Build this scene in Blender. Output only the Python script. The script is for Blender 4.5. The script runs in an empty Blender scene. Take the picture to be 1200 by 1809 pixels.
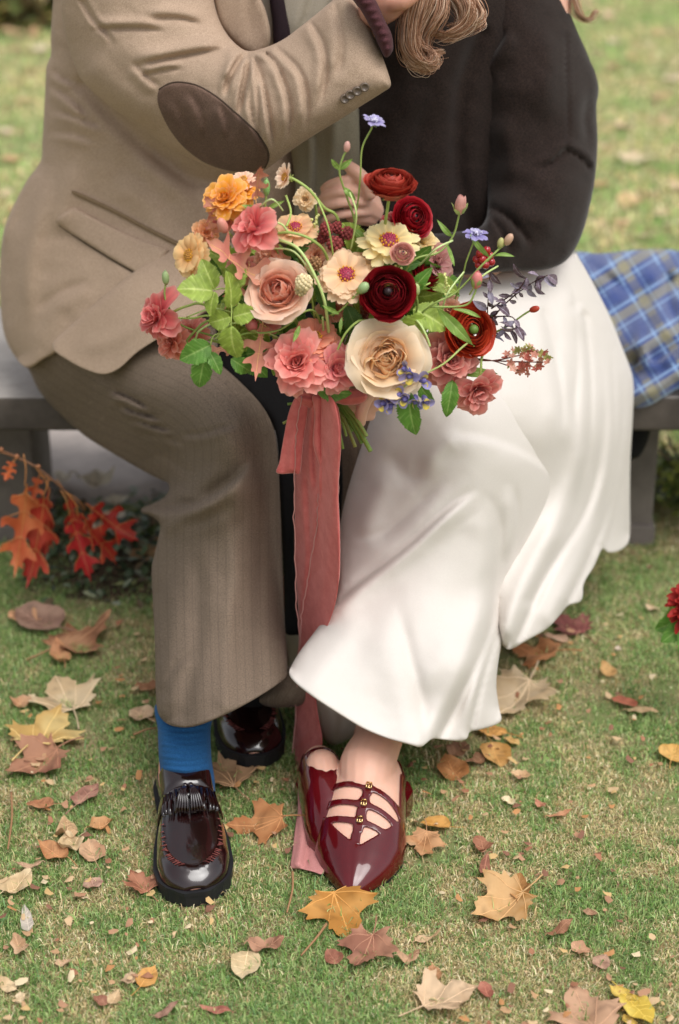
import bpy, bmesh, math, random
import numpy as np
from mathutils import Vector, Matrix
from mathutils.bvhtree import BVHTree
from mathutils.geometry import delaunay_2d_cdt
random.seed(7); rng = np.random.default_rng(7)
R_ = math.radians
scene = bpy.context.scene
COL = scene.collection

# ------------------------------------------------------------------ camera
CAM = np.array([0.0, 0.0, 1.6]); PITCH = R_(26.0); FPX = 3100.0
cam_d = bpy.data.cameras.new('camera'); cam = bpy.data.objects.new('camera', cam_d); COL.objects.link(cam)
cam.location = CAM; cam.rotation_euler = (R_(90) - PITCH, 0, 0)
cam_d.sensor_fit = 'VERTICAL'; cam_d.sensor_height = 36.0; cam_d.lens = FPX / 1809 * 36
cam_d.clip_start = 0.05; cam_d.clip_end = 400
cam_d.dof.use_dof = True; cam_d.dof.focus_distance = 2.52; cam_d.dof.aperture_fstop = 2.5
scene.camera = cam

# ------------------------------------------------------------------ world, sun, exposure
SUN_EL, SUN_AZ = R_(62), R_(140)          # azimuth measured from +Y (away from camera) towards +X
world = bpy.data.worlds.new('World'); scene.world = world; world.use_nodes = True
wn = world.node_tree; bg = wn.nodes['Background']
sky = wn.nodes.new('ShaderNodeTexSky'); sky.sky_type = 'NISHITA'; sky.sun_disc = False
sky.sun_elevation = SUN_EL; sky.sun_rotation = SUN_AZ; sky.air_density = 1.0; sky.dust_density = 3.0
hs = wn.nodes.new('ShaderNodeHueSaturation'); hs.inputs['Saturation'].default_value = 0.22
wn.links.new(sky.outputs[0], hs.inputs['Color']); wn.links.new(hs.outputs[0], bg.inputs['Color'])
bg.inputs['Strength'].default_value = 0.15
sun_d = bpy.data.lights.new('sun', 'SUN'); sun = bpy.data.objects.new('sun', sun_d); COL.objects.link(sun)
sun_d.energy = 1.5; sun_d.angle = R_(38); sun_d.color = (1.0, 0.975, 0.94)
sdir = Vector((math.sin(SUN_AZ) * math.cos(SUN_EL), math.cos(SUN_AZ) * math.cos(SUN_EL), math.sin(SUN_EL)))
sun.rotation_euler = sdir.to_track_quat('Z', 'Y').to_euler(); sun.location = (0, 0, 6)
vs = scene.view_settings; vs.view_transform = 'Standard'; vs.look = 'None'; vs.gamma = 1; vs.exposure = 0.38; vs.use_curve_mapping = False
scene.render.engine = 'CYCLES'; scene.cycles.use_denoising = True; scene.cycles.max_bounces = 8
scene.cycles.transparent_max_bounces = 4

# ------------------------------------------------------------------ photo point -> world point at a given distance
cp, sp = math.cos(PITCH), math.sin(PITCH)
def P(u, v, Y):
    "world point(s) seen at photo pixel (u, v) at horizontal distance Y from the camera"
    u, v, Y = np.asarray(u, float), np.asarray(v, float), np.asarray(Y, float)
    a = (u - 600) / FPX; b = -(v - 904.5) / FPX
    dy = cp + b * sp; dz = -sp + b * cp
    t = Y / dy
    return np.stack([t * a, Y + 0 * t, CAM[2] + t * dz], -1)
def PV(u, v, Y): return Vector(P(u, v, Y))
def G(u, v, z=0.0):
    a = (u - 600) / FPX; b = -(v - 904.5) / FPX
    t = (CAM[2] - z) / (sp - b * cp)
    return Vector((t * a, t * (cp + b * sp), z))
def PZ(u, v, z): return G(u, v, z)
def proj(p):
    p = np.asarray(p, float) - CAM
    f = p[..., 1] * cp - p[..., 2] * sp; up = p[..., 1] * sp + p[..., 2] * cp
    return 600 + FPX * p[..., 0] / f, 904.5 - FPX * up / f
def ppm(Y, v=900):                        # pixels per metre
    b = -(v - 904.5) / FPX
    return FPX / (Y / (cp + b * sp))

def lin(h):
    h = h.lstrip('#'); c = [int(h[i:i + 2], 16) / 255 for i in (0, 2, 4)]
    return tuple(x / 12.92 if x <= .04045 else ((x + .055) / 1.055) ** 2.4 for x in c)
def mixc(a, b, t): return tuple(a[i] * (1 - t) + b[i] * t for i in range(3))

# ------------------------------------------------------------------ numpy noise
def vnoise(x, y, seed=0):
    xi, yi = np.floor(x).astype(np.int64), np.floor(y).astype(np.int64)
    fx, fy = x - xi, y - yi
    def h(a, b):
        n = (a * 374761393 + b * 668265263 + seed * 1274126177) & 0xffffffff
        n = ((n ^ (n >> 13)) * 1274126177) & 0xffffffff
        return ((n ^ (n >> 16)) & 0xffff) / 65535.0
    sx, sy = fx * fx * (3 - 2 * fx), fy * fy * (3 - 2 * fy)
    return (h(xi, yi) * (1 - sx) + h(xi + 1, yi) * sx) * (1 - sy) + (h(xi, yi + 1) * (1 - sx) + h(xi + 1, yi + 1) * sx) * sy
def fbm(x, y, o=4, seed=0):
    s, a, r = 0, .5, 0
    for i in range(o):
        r = r + a * vnoise(x * 2 ** i, y * 2 ** i, seed + i); s += a; a *= .5
    return r / s

# ------------------------------------------------------------------ objects
WM = {}
def base_obj(name, data, parent=None, M=None):
    M = M or Matrix.Identity(4)
    o = bpy.data.objects.new(name, data); COL.objects.link(o)
    WM[o.name] = M
    if parent is not None:
        o.parent = parent; o.matrix_basis = WM[parent.name].inverted() @ M
    else:
        o.matrix_basis = M
    return o
def mesh_np(name, V, F, smooth=True, mats=(), cols=None, uvs=None, fm=None):
    me = bpy.data.meshes.new(name)
    me.from_pydata([tuple(map(float, v)) for v in V], [], [tuple(map(int, f)) for f in F])
    for m in mats: me.materials.append(m)
    if smooth: me.polygons.foreach_set('use_smooth', [True] * len(me.polygons))
    if fm is not None: me.polygons.foreach_set('material_index', list(map(int, fm)))
    if cols is not None:
        a = me.color_attributes.new('Col', 'FLOAT_COLOR', 'POINT')
        c = np.ones((len(V), 4)); c[:, :3] = np.asarray(cols)[:, :3]; a.data.foreach_set('color', c.ravel())
    if uvs is not None:
        l = np.zeros(len(me.loops), np.int64); me.loops.foreach_get('vertex_index', l)
        uvl = me.uv_layers.new(name='UVMap'); uvl.data.foreach_set('uv', np.asarray(uvs)[l].ravel())
    me.update(); return me
def obj(name, V, F, mat, parent=None, origin=None, **k):
    "one mesh object authored in world coordinates; the origin is moved to `origin`"
    V = np.asarray(V, float)
    if origin is None: origin = V.mean(0)
    origin = Vector(origin)
    me = mesh_np(name, V - np.array(origin), F, mats=mat if isinstance(mat, (list, tuple)) else [mat], **k)
    return base_obj(name, me, parent, Matrix.Translation(origin))
def empty(name, loc):
    return base_obj(name, None, None, Matrix.Translation(Vector(loc)))
def tag(o, label=None, cat=None, group=None, kind=None):
    if label: o['label'] = label
    if cat: o['category'] = cat
    if group: o['group'] = group
    if kind: o['kind'] = kind
    return o
class MB:
    "collects pieces into one mesh"
    def __init__(s): s.V, s.F, s.C, s.n = [], [], [], 0
    def add(s, V, F, col=(1, 1, 1)):
        V = np.asarray(V, float); s.V.append(V); s.F += [tuple(i + s.n for i in f) for f in F]
        c = np.asarray(col, float); s.C.append(np.broadcast_to(c, (len(V), 3)) if c.ndim == 1 else c)
        s.n += len(V); return s
    def build(s, name, mat, parent=None, origin=None, **k):
        return obj(name, np.concatenate(s.V), s.F, mat, parent, origin, cols=np.concatenate(s.C), **k)

# ------------------------------------------------------------------ materials
def nmat(name):
    m = bpy.data.materials.new(name); m.use_nodes = True
    nt = m.node_tree; return m, nt, nt.nodes['Principled BSDF']
def N(nt, t, **k):
    n = nt.nodes.new('ShaderNode' + t)
    for a, b in k.items():
        if a.startswith('i_'): n.inputs[int(a[2:]) if a[2:].isdigit() else a[2:].replace('_', ' ')].default_value = b
        else: setattr(n, a, b)
    return n
def math_(nt, op, a, b=None, c=None):
    n = nt.nodes.new('ShaderNodeMath'); n.operation = op
    for i, x in enumerate((a, b, c)):
        if x is None: continue
        if isinstance(x, (int, float)): n.inputs[i].default_value = x
        else: nt.links.new(x, n.inputs[i])
    return n.outputs[0]
def mix_(nt, f, a, b, bt='MIX'):
    n = nt.nodes.new('ShaderNodeMix'); n.data_type = 'RGBA'; n.blend_type = bt
    for s, x in ((n.inputs[0], f), (n.inputs[6], a), (n.inputs[7], b)):
        if isinstance(x, (int, float)): s.default_value = x
        elif isinstance(x, tuple): s.default_value = x + (1,) if len(x) == 3 else x
        else: nt.links.new(x, s)
    return n.outputs[2]
def noise_(nt, vec, scale, detail=4, rough=.6, out=0):
    n = nt.nodes.new('ShaderNodeTexNoise'); n.inputs['Scale'].default_value = scale
    n.inputs['Detail'].default_value = detail; n.inputs['Roughness'].default_value = rough
    nt.links.new(vec, n.inputs['Vector']); return n.outputs[out]
def ramp_(nt, f, stops):
    n = nt.nodes.new('ShaderNodeValToRGB'); e = n.color_ramp.elements
    while len(e) < len(stops): e.new(0.5)
    for i, (p, c) in enumerate(stops):
        e[i].position = p; e[i].color = (tuple(c) + (1,)) if isinstance(c, tuple) else (c, c, c, 1)
    nt.links.new(f, n.inputs[0]); return n.outputs[0]
def bump_(nt, bs, h, strength, dist):
    b = nt.nodes.new('ShaderNodeBump'); b.inputs['Strength'].default_value = strength; b.inputs['Distance'].default_value = dist
    nt.links.new(h, b.inputs['Height']); nt.links.new(b.outputs[0], bs.inputs['Normal']); return b
def texco(nt, out='Object'): return nt.nodes.new('ShaderNodeTexCoord').outputs[out]

def fabric(name, c1, c2, grain=900, rough=.9, sheen=.15, bump=.25, stripes=None, nspread=.12, big=7, bigamt=.12, uv=False, nap=None):
    m, nt, bs = nmat(name); v = texco(nt, 'UV' if uv else 'Object')
    n1 = noise_(nt, v, grain, 3, .8); n2 = noise_(nt, v, big, 4, .6)
    f = ramp_(nt, n1, [(.5 - nspread, 0.), (.5 + nspread, 1.)])
    c = mix_(nt, f, c1, c2)
    h = n1
    if stripes:                                        # herringbone ribs: (period m, slant period m, amount)
        per, sl, amt = stripes
        uvv = texco(nt, 'UV'); s = nt.nodes.new('ShaderNodeSeparateXYZ'); nt.links.new(uvv, s.inputs[0])
        tri = math_(nt, 'PINGPONG', s.outputs[0], per)
        d = math_(nt, 'ADD', s.outputs[1], math_(nt, 'MULTIPLY', tri, 1.2))
        w = math_(nt, 'ABSOLUTE', math_(nt, 'SINE', math_(nt, 'MULTIPLY', d, math.pi / sl)))
        edge = math_(nt, 'MULTIPLY', tri, 1 / per)
        c = mix_(nt, math_(nt, 'MULTIPLY', w, amt), c, c1)
        c = mix_(nt, math_(nt, 'MULTIPLY', ramp_(nt, edge, [(.0, 1.), (.22, 0.)]), amt * .55), c, c1)
        h = math_(nt, 'ADD', n1, math_(nt, 'MULTIPLY', w, .5))
    c = mix_(nt, math_(nt, 'MULTIPLY', ramp_(nt, n2, [(.35, 0.), (.65, 1.)]), bigamt), c, mixc(c1, (0, 0, 0), .35))
    nt.links.new(c, bs.inputs['Base Color']); bs.inputs['Roughness'].default_value = rough
    bs.inputs['Specular IOR Level'].default_value = .25
    bs.inputs['Sheen Weight'].default_value = sheen * .4; bs.inputs['Sheen Roughness'].default_value = .4
    bs.inputs['Sheen Tint'].default_value = (*mixc(c2, (1, 1, 1), .4), 1)
    bump_(nt, bs, h, bump, .0006)
    return m
def attr_mat(name, rough=.6, transl=.25, bump=0., bscale=200, spec=.3, var=.12, coat=0., vscale=60):
    m, nt, bs = nmat(name)
    a = nt.nodes.new('ShaderNodeAttribute'); a.attribute_name = 'Col'
    v = texco(nt); n = noise_(nt, v, vscale, 4, .6)
    oi = nt.nodes.new('ShaderNodeObjectInfo')
    dark = mix_(nt, 1., a.outputs[0], (.78, .72, .70), 'MULTIPLY')
    c = mix_(nt, math_(nt, 'MULTIPLY', ramp_(nt, n, [(.35, 0.), (.7, 1.)]), var * 3), a.outputs[0], dark)
    c = mix_(nt, math_(nt, 'MULTIPLY', oi.outputs['Random'], var * 1.5), c, dark)
    nt.links.new(c, bs.inputs['Base Color']); bs.inputs['Roughness'].default_value = rough
    bs.inputs['Specular IOR Level'].default_value = spec; bs.inputs['Coat Weight'].default_value = coat
    if bump: bump_(nt, bs, noise_(nt, v, bscale, 5, .7), bump, .001)
    if transl:
        t = nt.nodes.new('ShaderNodeBsdfTranslucent'); nt.links.new(c, t.inputs[0])
        mx = nt.nodes.new('ShaderNodeMixShader'); mx.inputs[0].default_value = transl
        nt.links.new(bs.outputs[0], mx.inputs[1]); nt.links.new(t.outputs[0], mx.inputs[2])
        nt.links.new(mx.outputs[0], nt.nodes['Material Output'].inputs[0])
    return m
def plain(name, c, rough=.5, spec=.5, bump=0, bscale=100, metal=0, coat=0, var=.15, vscale=15, sss=0):
    m, nt, bs = nmat(name); v = texco(nt)
    n = noise_(nt, v, vscale, 5, .65)
    cc = mix_(nt, ramp_(nt, n, [(.35, 0.), (.65, 1.)]), c, mixc(c, (0, 0, 0), var))
    nt.links.new(cc, bs.inputs['Base Color']); bs.inputs['Roughness'].default_value = rough
    bs.inputs['Specular IOR Level'].default_value = spec; bs.inputs['Metallic'].default_value = metal
    bs.inputs['Coat Weight'].default_value = coat; bs.inputs['Coat Roughness'].default_value = .04
    if sss:
        bs.inputs['Subsurface Weight'].default_value = sss; bs.inputs['Subsurface Radius'].default_value = (.012, .005, .003)
        bs.inputs['Subsurface Scale'].default_value = 1.0
    if bump: bump_(nt, bs, noise_(nt, v, bscale, 5, .7), bump, .002)
    return m

# ------------------------------------------------------------------ curves
def smooth_poly(pts, n_per=8, closed=True):
    p = np.asarray(pts, float); m = len(p); out = []
    rngi = range(m) if closed else range(m - 1)
    for i in rngi:
        if closed: a, b, c, d = p[i - 1], p[i], p[(i + 1) % m], p[(i + 2) % m]
        else: a, b, c, d = p[max(i - 1, 0)], p[i], p[i + 1], p[min(i + 2, m - 1)]
        for k in range(n_per):
            t = k / n_per
            out.append(.5 * ((2 * b) + (c - a) * t + (2 * a - 5 * b + 4 * c - d) * t * t + (-a + 3 * b - 3 * c + d) * t ** 3))
    if not closed: out.append(p[-1])
    return np.array(out)
def resample(p, step, closed=True):
    q = np.vstack([p, p[:1]]) if closed else p
    s = np.r_[0, np.cumsum(np.linalg.norm(np.diff(q, axis=0), axis=1))]
    n = max(4, int(round(s[-1] / step))); t = np.linspace(0, s[-1], n + 1)
    r = np.stack([np.interp(t, s, q[:, k]) for k in range(q.shape[1])], 1)
    return r[:-1] if closed else r
def seg_dist(pts, poly, closed=False):
    "distance, signed side, arc length at the nearest point of a polyline"
    q = np.vstack([poly, poly[:1]]) if closed else poly
    a, b = q[:-1], q[1:]; ab = b - a; L2 = (ab ** 2).sum(1) + 1e-12
    L = np.sqrt(L2); s0 = np.r_[0, np.cumsum(L)][:-1]
    best = np.full(len(pts), 1e9); side = np.zeros(len(pts)); arc = np.zeros(len(pts))
    for i in range(len(a)):
        d = pts - a[i]; t = np.clip((d @ ab[i]) / L2[i], 0, 1)
        e = d - t[:, None] * ab[i]; r = np.hypot(e[:, 0], e[:, 1])
        m = r < best; best[m] = r[m]
        side[m] = (ab[i][0] * d[:, 1] - ab[i][1] * d[:, 0])[m]; arc[m] = (s0[i] + t * L[i])[m]
    return best, np.sign(side), arc, L.sum()
def inside(pts, poly):
    x, y = pts[:, 0], pts[:, 1]; r = np.zeros(len(pts), bool); j = len(poly) - 1
    for i in range(len(poly)):
        xi, yi = poly[i]; xj, yj = poly[j]
        c = ((yi > y) != (yj > y)) & (x < (xj - xi) * (y - yi) / (yj - yi + 1e-12) + xi)
        r ^= c; j = i
    return r
def tps(ctrl):
    c = np.asarray(ctrl, float); x = c[:, :2] / 1000; n = len(c)
    def U(r2): return np.where(r2 > 1e-12, r2 * np.log(r2 + 1e-12), 0)
    K = U(((x[:, None] - x[None]) ** 2).sum(-1)); Pm = np.c_[np.ones(n), x]
    A = np.zeros((n + 3, n + 3)); A[:n, :n] = K + 1e-4 * np.eye(n); A[:n, n:] = Pm; A[n:, :n] = Pm.T
    w = np.linalg.solve(A, np.r_[c[:, 2], 0, 0, 0])
    def f(p):
        q = p / 1000; return U(((q[:, None] - x[None]) ** 2).sum(-1)) @ w[:n] + np.c_[np.ones(len(q)), q] @ w[n:]
    return f

def fold_h(pts, folds):
    "height towards the camera (m) made by a list of folds drawn in the photo plane"
    H = np.zeros(len(pts))
    for fo in folds:
        line, w, amp, kind = fo[:4]
        pl = smooth_poly(line, 6, False)
        lo, hi = pl.min(0) - 4 * w, pl.max(0) + 4 * w
        m = np.where(((pts > lo) & (pts < hi)).all(1))[0]
        if not len(m): continue
        d, s, arc, L = seg_dist(pts[m], pl)
        t = arc / L; tp = np.clip(np.minimum(t, 1 - t) / .3, 0, 1); tp = tp * tp * (3 - 2 * tp)
        if len(fo) > 4:                                   # open end: 'a' start stays full, 'b' end stays full, 'ab' both
            ta = 1 if 'a' in fo[4] else np.clip(t / .3, 0, 1); tb = 1 if 'b' in fo[4] else np.clip((1 - t) / .3, 0, 1)
            tp = np.minimum(ta, tb)
            tp = tp * tp * (3 - 2 * tp)
        x = d / w * s
        if kind == 'r': h = np.exp(-x * x)                 # ridge
        elif kind == 'v': h = -np.exp(-x * x)              # valley
        elif kind == 's': h = np.where(x > 0, 1.25 * x * np.exp(-(x / 1.25) ** 2), 2.6 * x * np.exp(-(x * 1.9) ** 2))     # side > 0 raised, other side a tighter groove
        elif kind == 'o':                                  # overlap: a sharp step, raised side rolls off slowly
            g1, g2 = np.exp(-(np.abs(x) / 1.8) ** 2), -.45 * np.exp(-(np.abs(x) / .9) ** 2); sm = .5 + .5 * np.tanh(x * w / 5.0)
            h = g1 * sm + g2 * (1 - sm)
        elif kind == 'c': h = -np.exp(-x * x * 2.2) + .35 * np.exp(-((np.abs(x) - 1.3) / .6) ** 2)   # pinched crease
        H[m] += amp * h * tp
    return H

def inflate(name, outline, ctrl, T, w, folds, mat, parent=None, origin=None, Tb=None, step=6.5, spine=None,
            smooth=14, nz=(0, 0), n_per=6, col=None, hem=(), raw=False):
    "closed cloth volume: exact outline, own depth field, rounded sides, drawn folds"
    if Tb is None: Tb = T
    O = resample(smooth_poly(outline, n_per), step)
    area = np.sum(O[:, 0] * np.roll(O[:, 1], -1) - np.roll(O[:, 0], -1) * O[:, 1])
    tang = np.roll(O, -1, 0) - np.roll(O, 1, 0); tang /= np.linalg.norm(tang, axis=1)[:, None] + 1e-9
    nin = np.stack([-tang[:, 1], tang[:, 0]], 1) * (1 if area > 0 else -1)
    pts = [O]
    dO = {}
    for dd in (1.2, 3.2, 6.5):
        q = O + nin * dd
        d, *_ = seg_dist(q, O, True); ok = (d > dd * .85) & inside(q, O); pts.append(q[ok])
    lo, hi = O.min(0), O.max(0)
    gx, gy = np.meshgrid(np.arange(lo[0], hi[0], step), np.arange(lo[1], hi[1], step * .87))
    gx = gx + (np.arange(gx.shape[0]) % 2)[:, None] * step / 2
    g = np.stack([gx.ravel(), gy.ravel()], 1); g = g[inside(g, O)]
    d, *_ = seg_dist(g, O, True); pts.append(g[d > 6.5 + step * .55])
    A = np.concatenate(pts); n = len(O)
    r = delaunay_2d_cdt([Vector(p) for p in A], [(i, (i + 1) % n) for i in range(n)], [], 0, 1e-4)
    vv = np.array([tuple(p) for p in r[0]]); tri = np.array([t for t in r[2] if len(t) == 3])
    cen = vv[tri].mean(1); tri = tri[inside(cen, O)]
    used = np.unique(tri); mp = -np.ones(len(vv), int); mp[used] = np.arange(len(used)); vv = vv[used]; tri = mp[tri]
    e1 = vv[tri[:, 1]] - vv[tri[:, 0]]; e2 = vv[tri[:, 2]] - vv[tri[:, 0]]
    fl = (e1[:, 0] * e2[:, 1] - e1[:, 1] * e2[:, 0]) > 0; tri[fl] = tri[fl][:, ::-1]    # front faces the camera
    dist, *_ = seg_dist(vv, O, True); bnd = dist < .05
    # `hem`: list of (start, end) outline corners between which the cloth ends in a cut edge instead of rolling back
    Om = np.zeros(len(O), bool)
    for a, b in hem:
        i0 = int(np.argmin(np.hypot(*(O - np.array(outline[a])).T))); i1 = int(np.argmin(np.hypot(*(O - np.array(outline[b])).T)))
        k = i0
        while k != i1: Om[k] = True; k = (k + 1) % n
        Om[i1] = True
    if Om.any():
        ds = np.full(len(vv), 1e9); k = 0
        soft = [i for i in range(n) if not (Om[i] and Om[(i + 1) % n])]
        for i in soft:
            a, b = O[i], O[(i + 1) % n]; ab = b - a; dd = vv - a; t = np.clip(dd @ ab / (ab @ ab + 1e-9), 0, 1); e = dd - t[:, None] * ab; ds = np.minimum(ds, np.hypot(e[:, 0], e[:, 1]))
    else: ds = dist
    prf = lambda q: np.sqrt(np.clip(1 - (1 - np.clip(q, 0, 1)) ** 2, 0, 1))
    pr = prf(ds / w); prb = prf(dist / w); rim = 1 - .10 * (1 - prf(dist / 5.0))
    E = np.unique(np.sort(np.concatenate([tri[:, [0, 1]], tri[:, [1, 2]], tri[:, [2, 0]]]), axis=1), axis=0)
    deg = np.bincount(E.ravel(), minlength=len(vv))
    keep = np.clip((ds - 8) / 25, 0, 1)
    for _ in range(smooth):
        s = np.bincount(E[:, 0], pr[E[:, 1]], len(vv)) + np.bincount(E[:, 1], pr[E[:, 0]], len(vv))
        pr = pr + keep * .8 * (s / deg - pr)
    Y0 = tps(ctrl)(vv) if len(ctrl) > 3 else np.full(len(vv), np.mean([c[2] for c in ctrl]))
    fade = np.clip(ds / 7, 0, 1); pr = pr * (rim if Om.any() else 1)
    H = fold_h(vv, folds) * fade
    if nz[0]: H += (fbm(vv[:, 0] / nz[1], vv[:, 1] / nz[1], 3, 11) - .5) * nz[0] * fade
    Vf = P(vv[:, 0], vv[:, 1], Y0 - T * pr - H)
    nb = ~bnd; bi = np.full(len(vv), -1); bi[bnd] = np.where(bnd)[0]; bi[nb] = len(vv) + np.arange(nb.sum())
    Vb = P(vv[nb, 0], vv[nb, 1], (Y0 + Tb * prb)[nb])
    F = [tuple(t) for t in tri] + [tuple(bi[t][::-1]) for t in tri]
    V = np.concatenate([Vf, Vb])
    pu = np.concatenate([vv, vv[nb]])
    if spine is not None:
        d, s, arc, L = seg_dist(pu, smooth_poly(spine, 6, False)); uv = np.stack([d * s, arc], 1) / 1150
    else: uv = pu / 1150
    if raw: return V, F, uv, tri
    cols = None if col is None else col(pu)
    o = obj(name, V, F, mat, parent, origin, uvs=uv, cols=cols)
    o['_n'] = len(vv); del o['_n']
    SURF[o.name] = BVHTree.FromPolygons([tuple(p) for p in V], [tuple(map(int, t)) for t in F])
    return o
SURF = {}
def hit(surfs, u, v):
    "nearest point of the given surfaces seen at a photo pixel"
    p = P(u, v, 3.0) - CAM; d = Vector(p).normalized(); best = None
    for s in surfs:
        q, n, i, dist = SURF[s].ray_cast(Vector(CAM), d)
        if q is not None and (best is None or dist < best[2]):
            if n.dot(d) > 0: n = -n
            best = (q, n, dist)
    return best
def drape(name, outline, surfs, off, mat, parent, step=5, edge=4, n_per=5, sub=0.004, puff=None, spine=None, Yfall=None, folds=()):
    "a cloth piece laid on a surface: follows it at a distance `off`, its rim tucked into it"
    O = resample(smooth_poly(outline, n_per), step)
    area = np.sum(O[:, 0] * np.roll(O[:, 1], -1) - np.roll(O[:, 0], -1) * O[:, 1])
    tang = np.roll(O, -1, 0) - np.roll(O, 1, 0); tang /= np.linalg.norm(tang, axis=1)[:, None] + 1e-9
    nin = np.stack([-tang[:, 1], tang[:, 0]], 1) * (1 if area > 0 else -1)
    lo, hi = O.min(0), O.max(0)
    gx, gy = np.meshgrid(np.arange(lo[0], hi[0], step), np.arange(lo[1], hi[1], step))
    g = np.stack([gx.ravel(), gy.ravel()], 1); g = g[inside(g, O)]
    d, *_ = seg_dist(g, O, True); q = O + nin * edge * .5; dq, *_ = seg_dist(q, O, True)
    A = np.concatenate([O, q[(dq > edge * .4) & inside(q, O)], g[d > edge * .5 + step * .5]]); n = len(O)
    r = delaunay_2d_cdt([Vector(p) for p in A], [(i, (i + 1) % n) for i in range(n)], [], 0, 1e-4)
    vv = np.array([tuple(p) for p in r[0]]); tri = [t for t in r[2] if len(t) == 3]
    cen = vv[np.array(tri)].mean(1); ins = inside(cen, O); tri = [t for t, k in zip(tri, ins) if k]
    dist, *_ = seg_dist(vv, O, True)
    H = fold_h(vv, folds) if len(folds) else np.zeros(len(vv))
    V = []; last = None
    for k, p in enumerate(vv):
        h = hit(surfs, *p)
        if h is None: q = PV(p[0], p[1], Yfall or (last if last else 2.6)); nn = Vector((0, -cp, sp))
        else: q, nn = h[0], h[1]; last = q.y
        x = min(dist[k] / edge, 1); pr = math.sqrt(1 - (1 - x) ** 2)
        view = (Vector(CAM) - q).normalized()
        V.append(q + view * ((-sub) * (1 - pr) + off * pr + max(H[k], -off * .6) * x))
    tt = []
    for t in tri:
        a, b, c = vv[t[0]], vv[t[1]], vv[t[2]]
        tt.append(tuple(t) if (b[0]-a[0])*(c[1]-a[1])-(b[1]-a[1])*(c[0]-a[0]) < 0 else tuple(t[::-1]))
    if spine is not None:
        d, s, arc, L = seg_dist(vv, smooth_poly(spine, 6, False)); uv = np.stack([d * s, arc], 1) / 1150
    else: uv = vv / 1150
    o = obj(name, V, tt, mat, parent, uvs=uv)
    SURF[o.name] = BVHTree.FromPolygons([tuple(p) for p in V], tt)
    return o

# ------------------------------------------------------------------ tubes and strips
def frames(p):
    t = np.gradient(p, axis=0); t /= np.linalg.norm(t, axis=1)[:, None] + 1e-12
    n = np.cross(t[0], [0, 0, 1.0]);
    if np.linalg.norm(n) < .1: n = np.cross(t[0], [0, 1.0, 0])
    n /= np.linalg.norm(n); Ns = [n]
    for i in range(1, len(p)):
        n = Ns[-1] - t[i] * (Ns[-1] @ t[i]); n /= np.linalg.norm(n) + 1e-12; Ns.append(n)
    Ns = np.array(Ns); return t, Ns, np.cross(t, Ns)
def tube(pts, rad, k=6, n_per=5, flat=1.0, closed_ends=True):
    p = smooth_poly(pts, n_per, False) if n_per > 1 else np.asarray(pts, float)
    m = len(p); r = np.interp(np.linspace(0, 1, m), np.linspace(0, 1, np.size(rad)), np.atleast_1d(rad)) if np.size(rad) > 1 else np.full(m, float(np.ravel(rad)[0]))
    t, a, b = frames(p); th = np.arange(k) * 2 * math.pi / k
    V = (p[:, None] + r[:, None, None] * (np.cos(th)[None, :, None] * a[:, None] + flat * np.sin(th)[None, :, None] * b[:, None])).reshape(-1, 3)
    F = [(i * k + j, i * k + (j + 1) % k, (i + 1) * k + (j + 1) % k, (i + 1) * k + j) for i in range(m - 1) for j in range(k)]
    if closed_ends: F += [tuple(range(k))[::-1], tuple((m - 1) * k + j for j in range(k))]
    return V, F
def ellipsoid(c, r, M=None, nu=8, nv=6):
    V = [(0, 0, 1)]; F = []
    for i in range(1, nv):
        a = math.pi * i / nv
        for j in range(nu):
            b = 2 * math.pi * j / nu; V.append((math.sin(a) * math.cos(b), math.sin(a) * math.sin(b), math.cos(a)))
    V.append((0, 0, -1)); n = len(V)
    for j in range(nu): F.append((0, 1 + j, 1 + (j + 1) % nu)); F.append((n - 1, n - 1 - nu + (j + 1) % nu, n - 1 - nu + j))
    for i in range(nv - 2):
        for j in range(nu):
            a = 1 + i * nu; F.append((a + j, a + nu + j, a + nu + (j + 1) % nu, a + (j + 1) % nu))
    V = np.array(V) * r
    if M is not None: V = V @ np.array(M.to_3x3()).T
    return V + np.array(c), F
def box(c, s, bev=0, M=None, jit=0, seed=0):
    bm = bmesh.new(); bmesh.ops.create_cube(bm, size=1)
    for v in bm.verts: v.co = Vector((v.co.x * s[0], v.co.y * s[1], v.co.z * s[2]))
    if bev: bmesh.ops.bevel(bm, geom=bm.edges[:] , offset=bev, segments=2, affect='EDGES', profile=.6)
    if M is not None: bm.transform(M)
    V = np.array([tuple(v.co) for v in bm.verts]) + np.array(c); bm.verts.index_update()
    F = [tuple(v.index for v in f.verts) for f in bm.faces]; bm.free(); return V, F
# =================================================================== THE SETTING
# lawn sheet
def lawn_z(x, y): return (fbm(x * 2.2 + 9, y * 2.2 + 4, 3, 5) - .5) * .022
m_ground, nt, bs = nmat('lawn_soil'); v = texco(nt)
n1 = noise_(nt, v, 9, 6, .65); n2 = noise_(nt, v, 140, 5, .75)
c = mix_(nt, ramp_(nt, n2, [(.35, 0.), (.65, 1.)]), lin('#6b6444'), lin('#b5a37e'))
c = mix_(nt, ramp_(nt, n1, [(.42, 0.), (.6, 1.)]), c, lin('#7a8654'))
nt.links.new(c, bs.inputs['Base Color']); bs.inputs['Roughness'].default_value = 1; bs.inputs['Specular IOR Level'].default_value = .1
bump_(nt, bs, n2, .8, .006)
xs = np.r_[-60, -30, -12, -6, np.linspace(-3, 3, 121), 6, 12, 30, 60]; ys = np.r_[-25, -8, -2, np.linspace(0, 6, 121), 8, 10, 14, 20, 35, 90]
X, Y_ = np.meshgrid(xs, ys); Z = lawn_z(X, Y_)
nx, ny = len(xs), len(ys)
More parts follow.
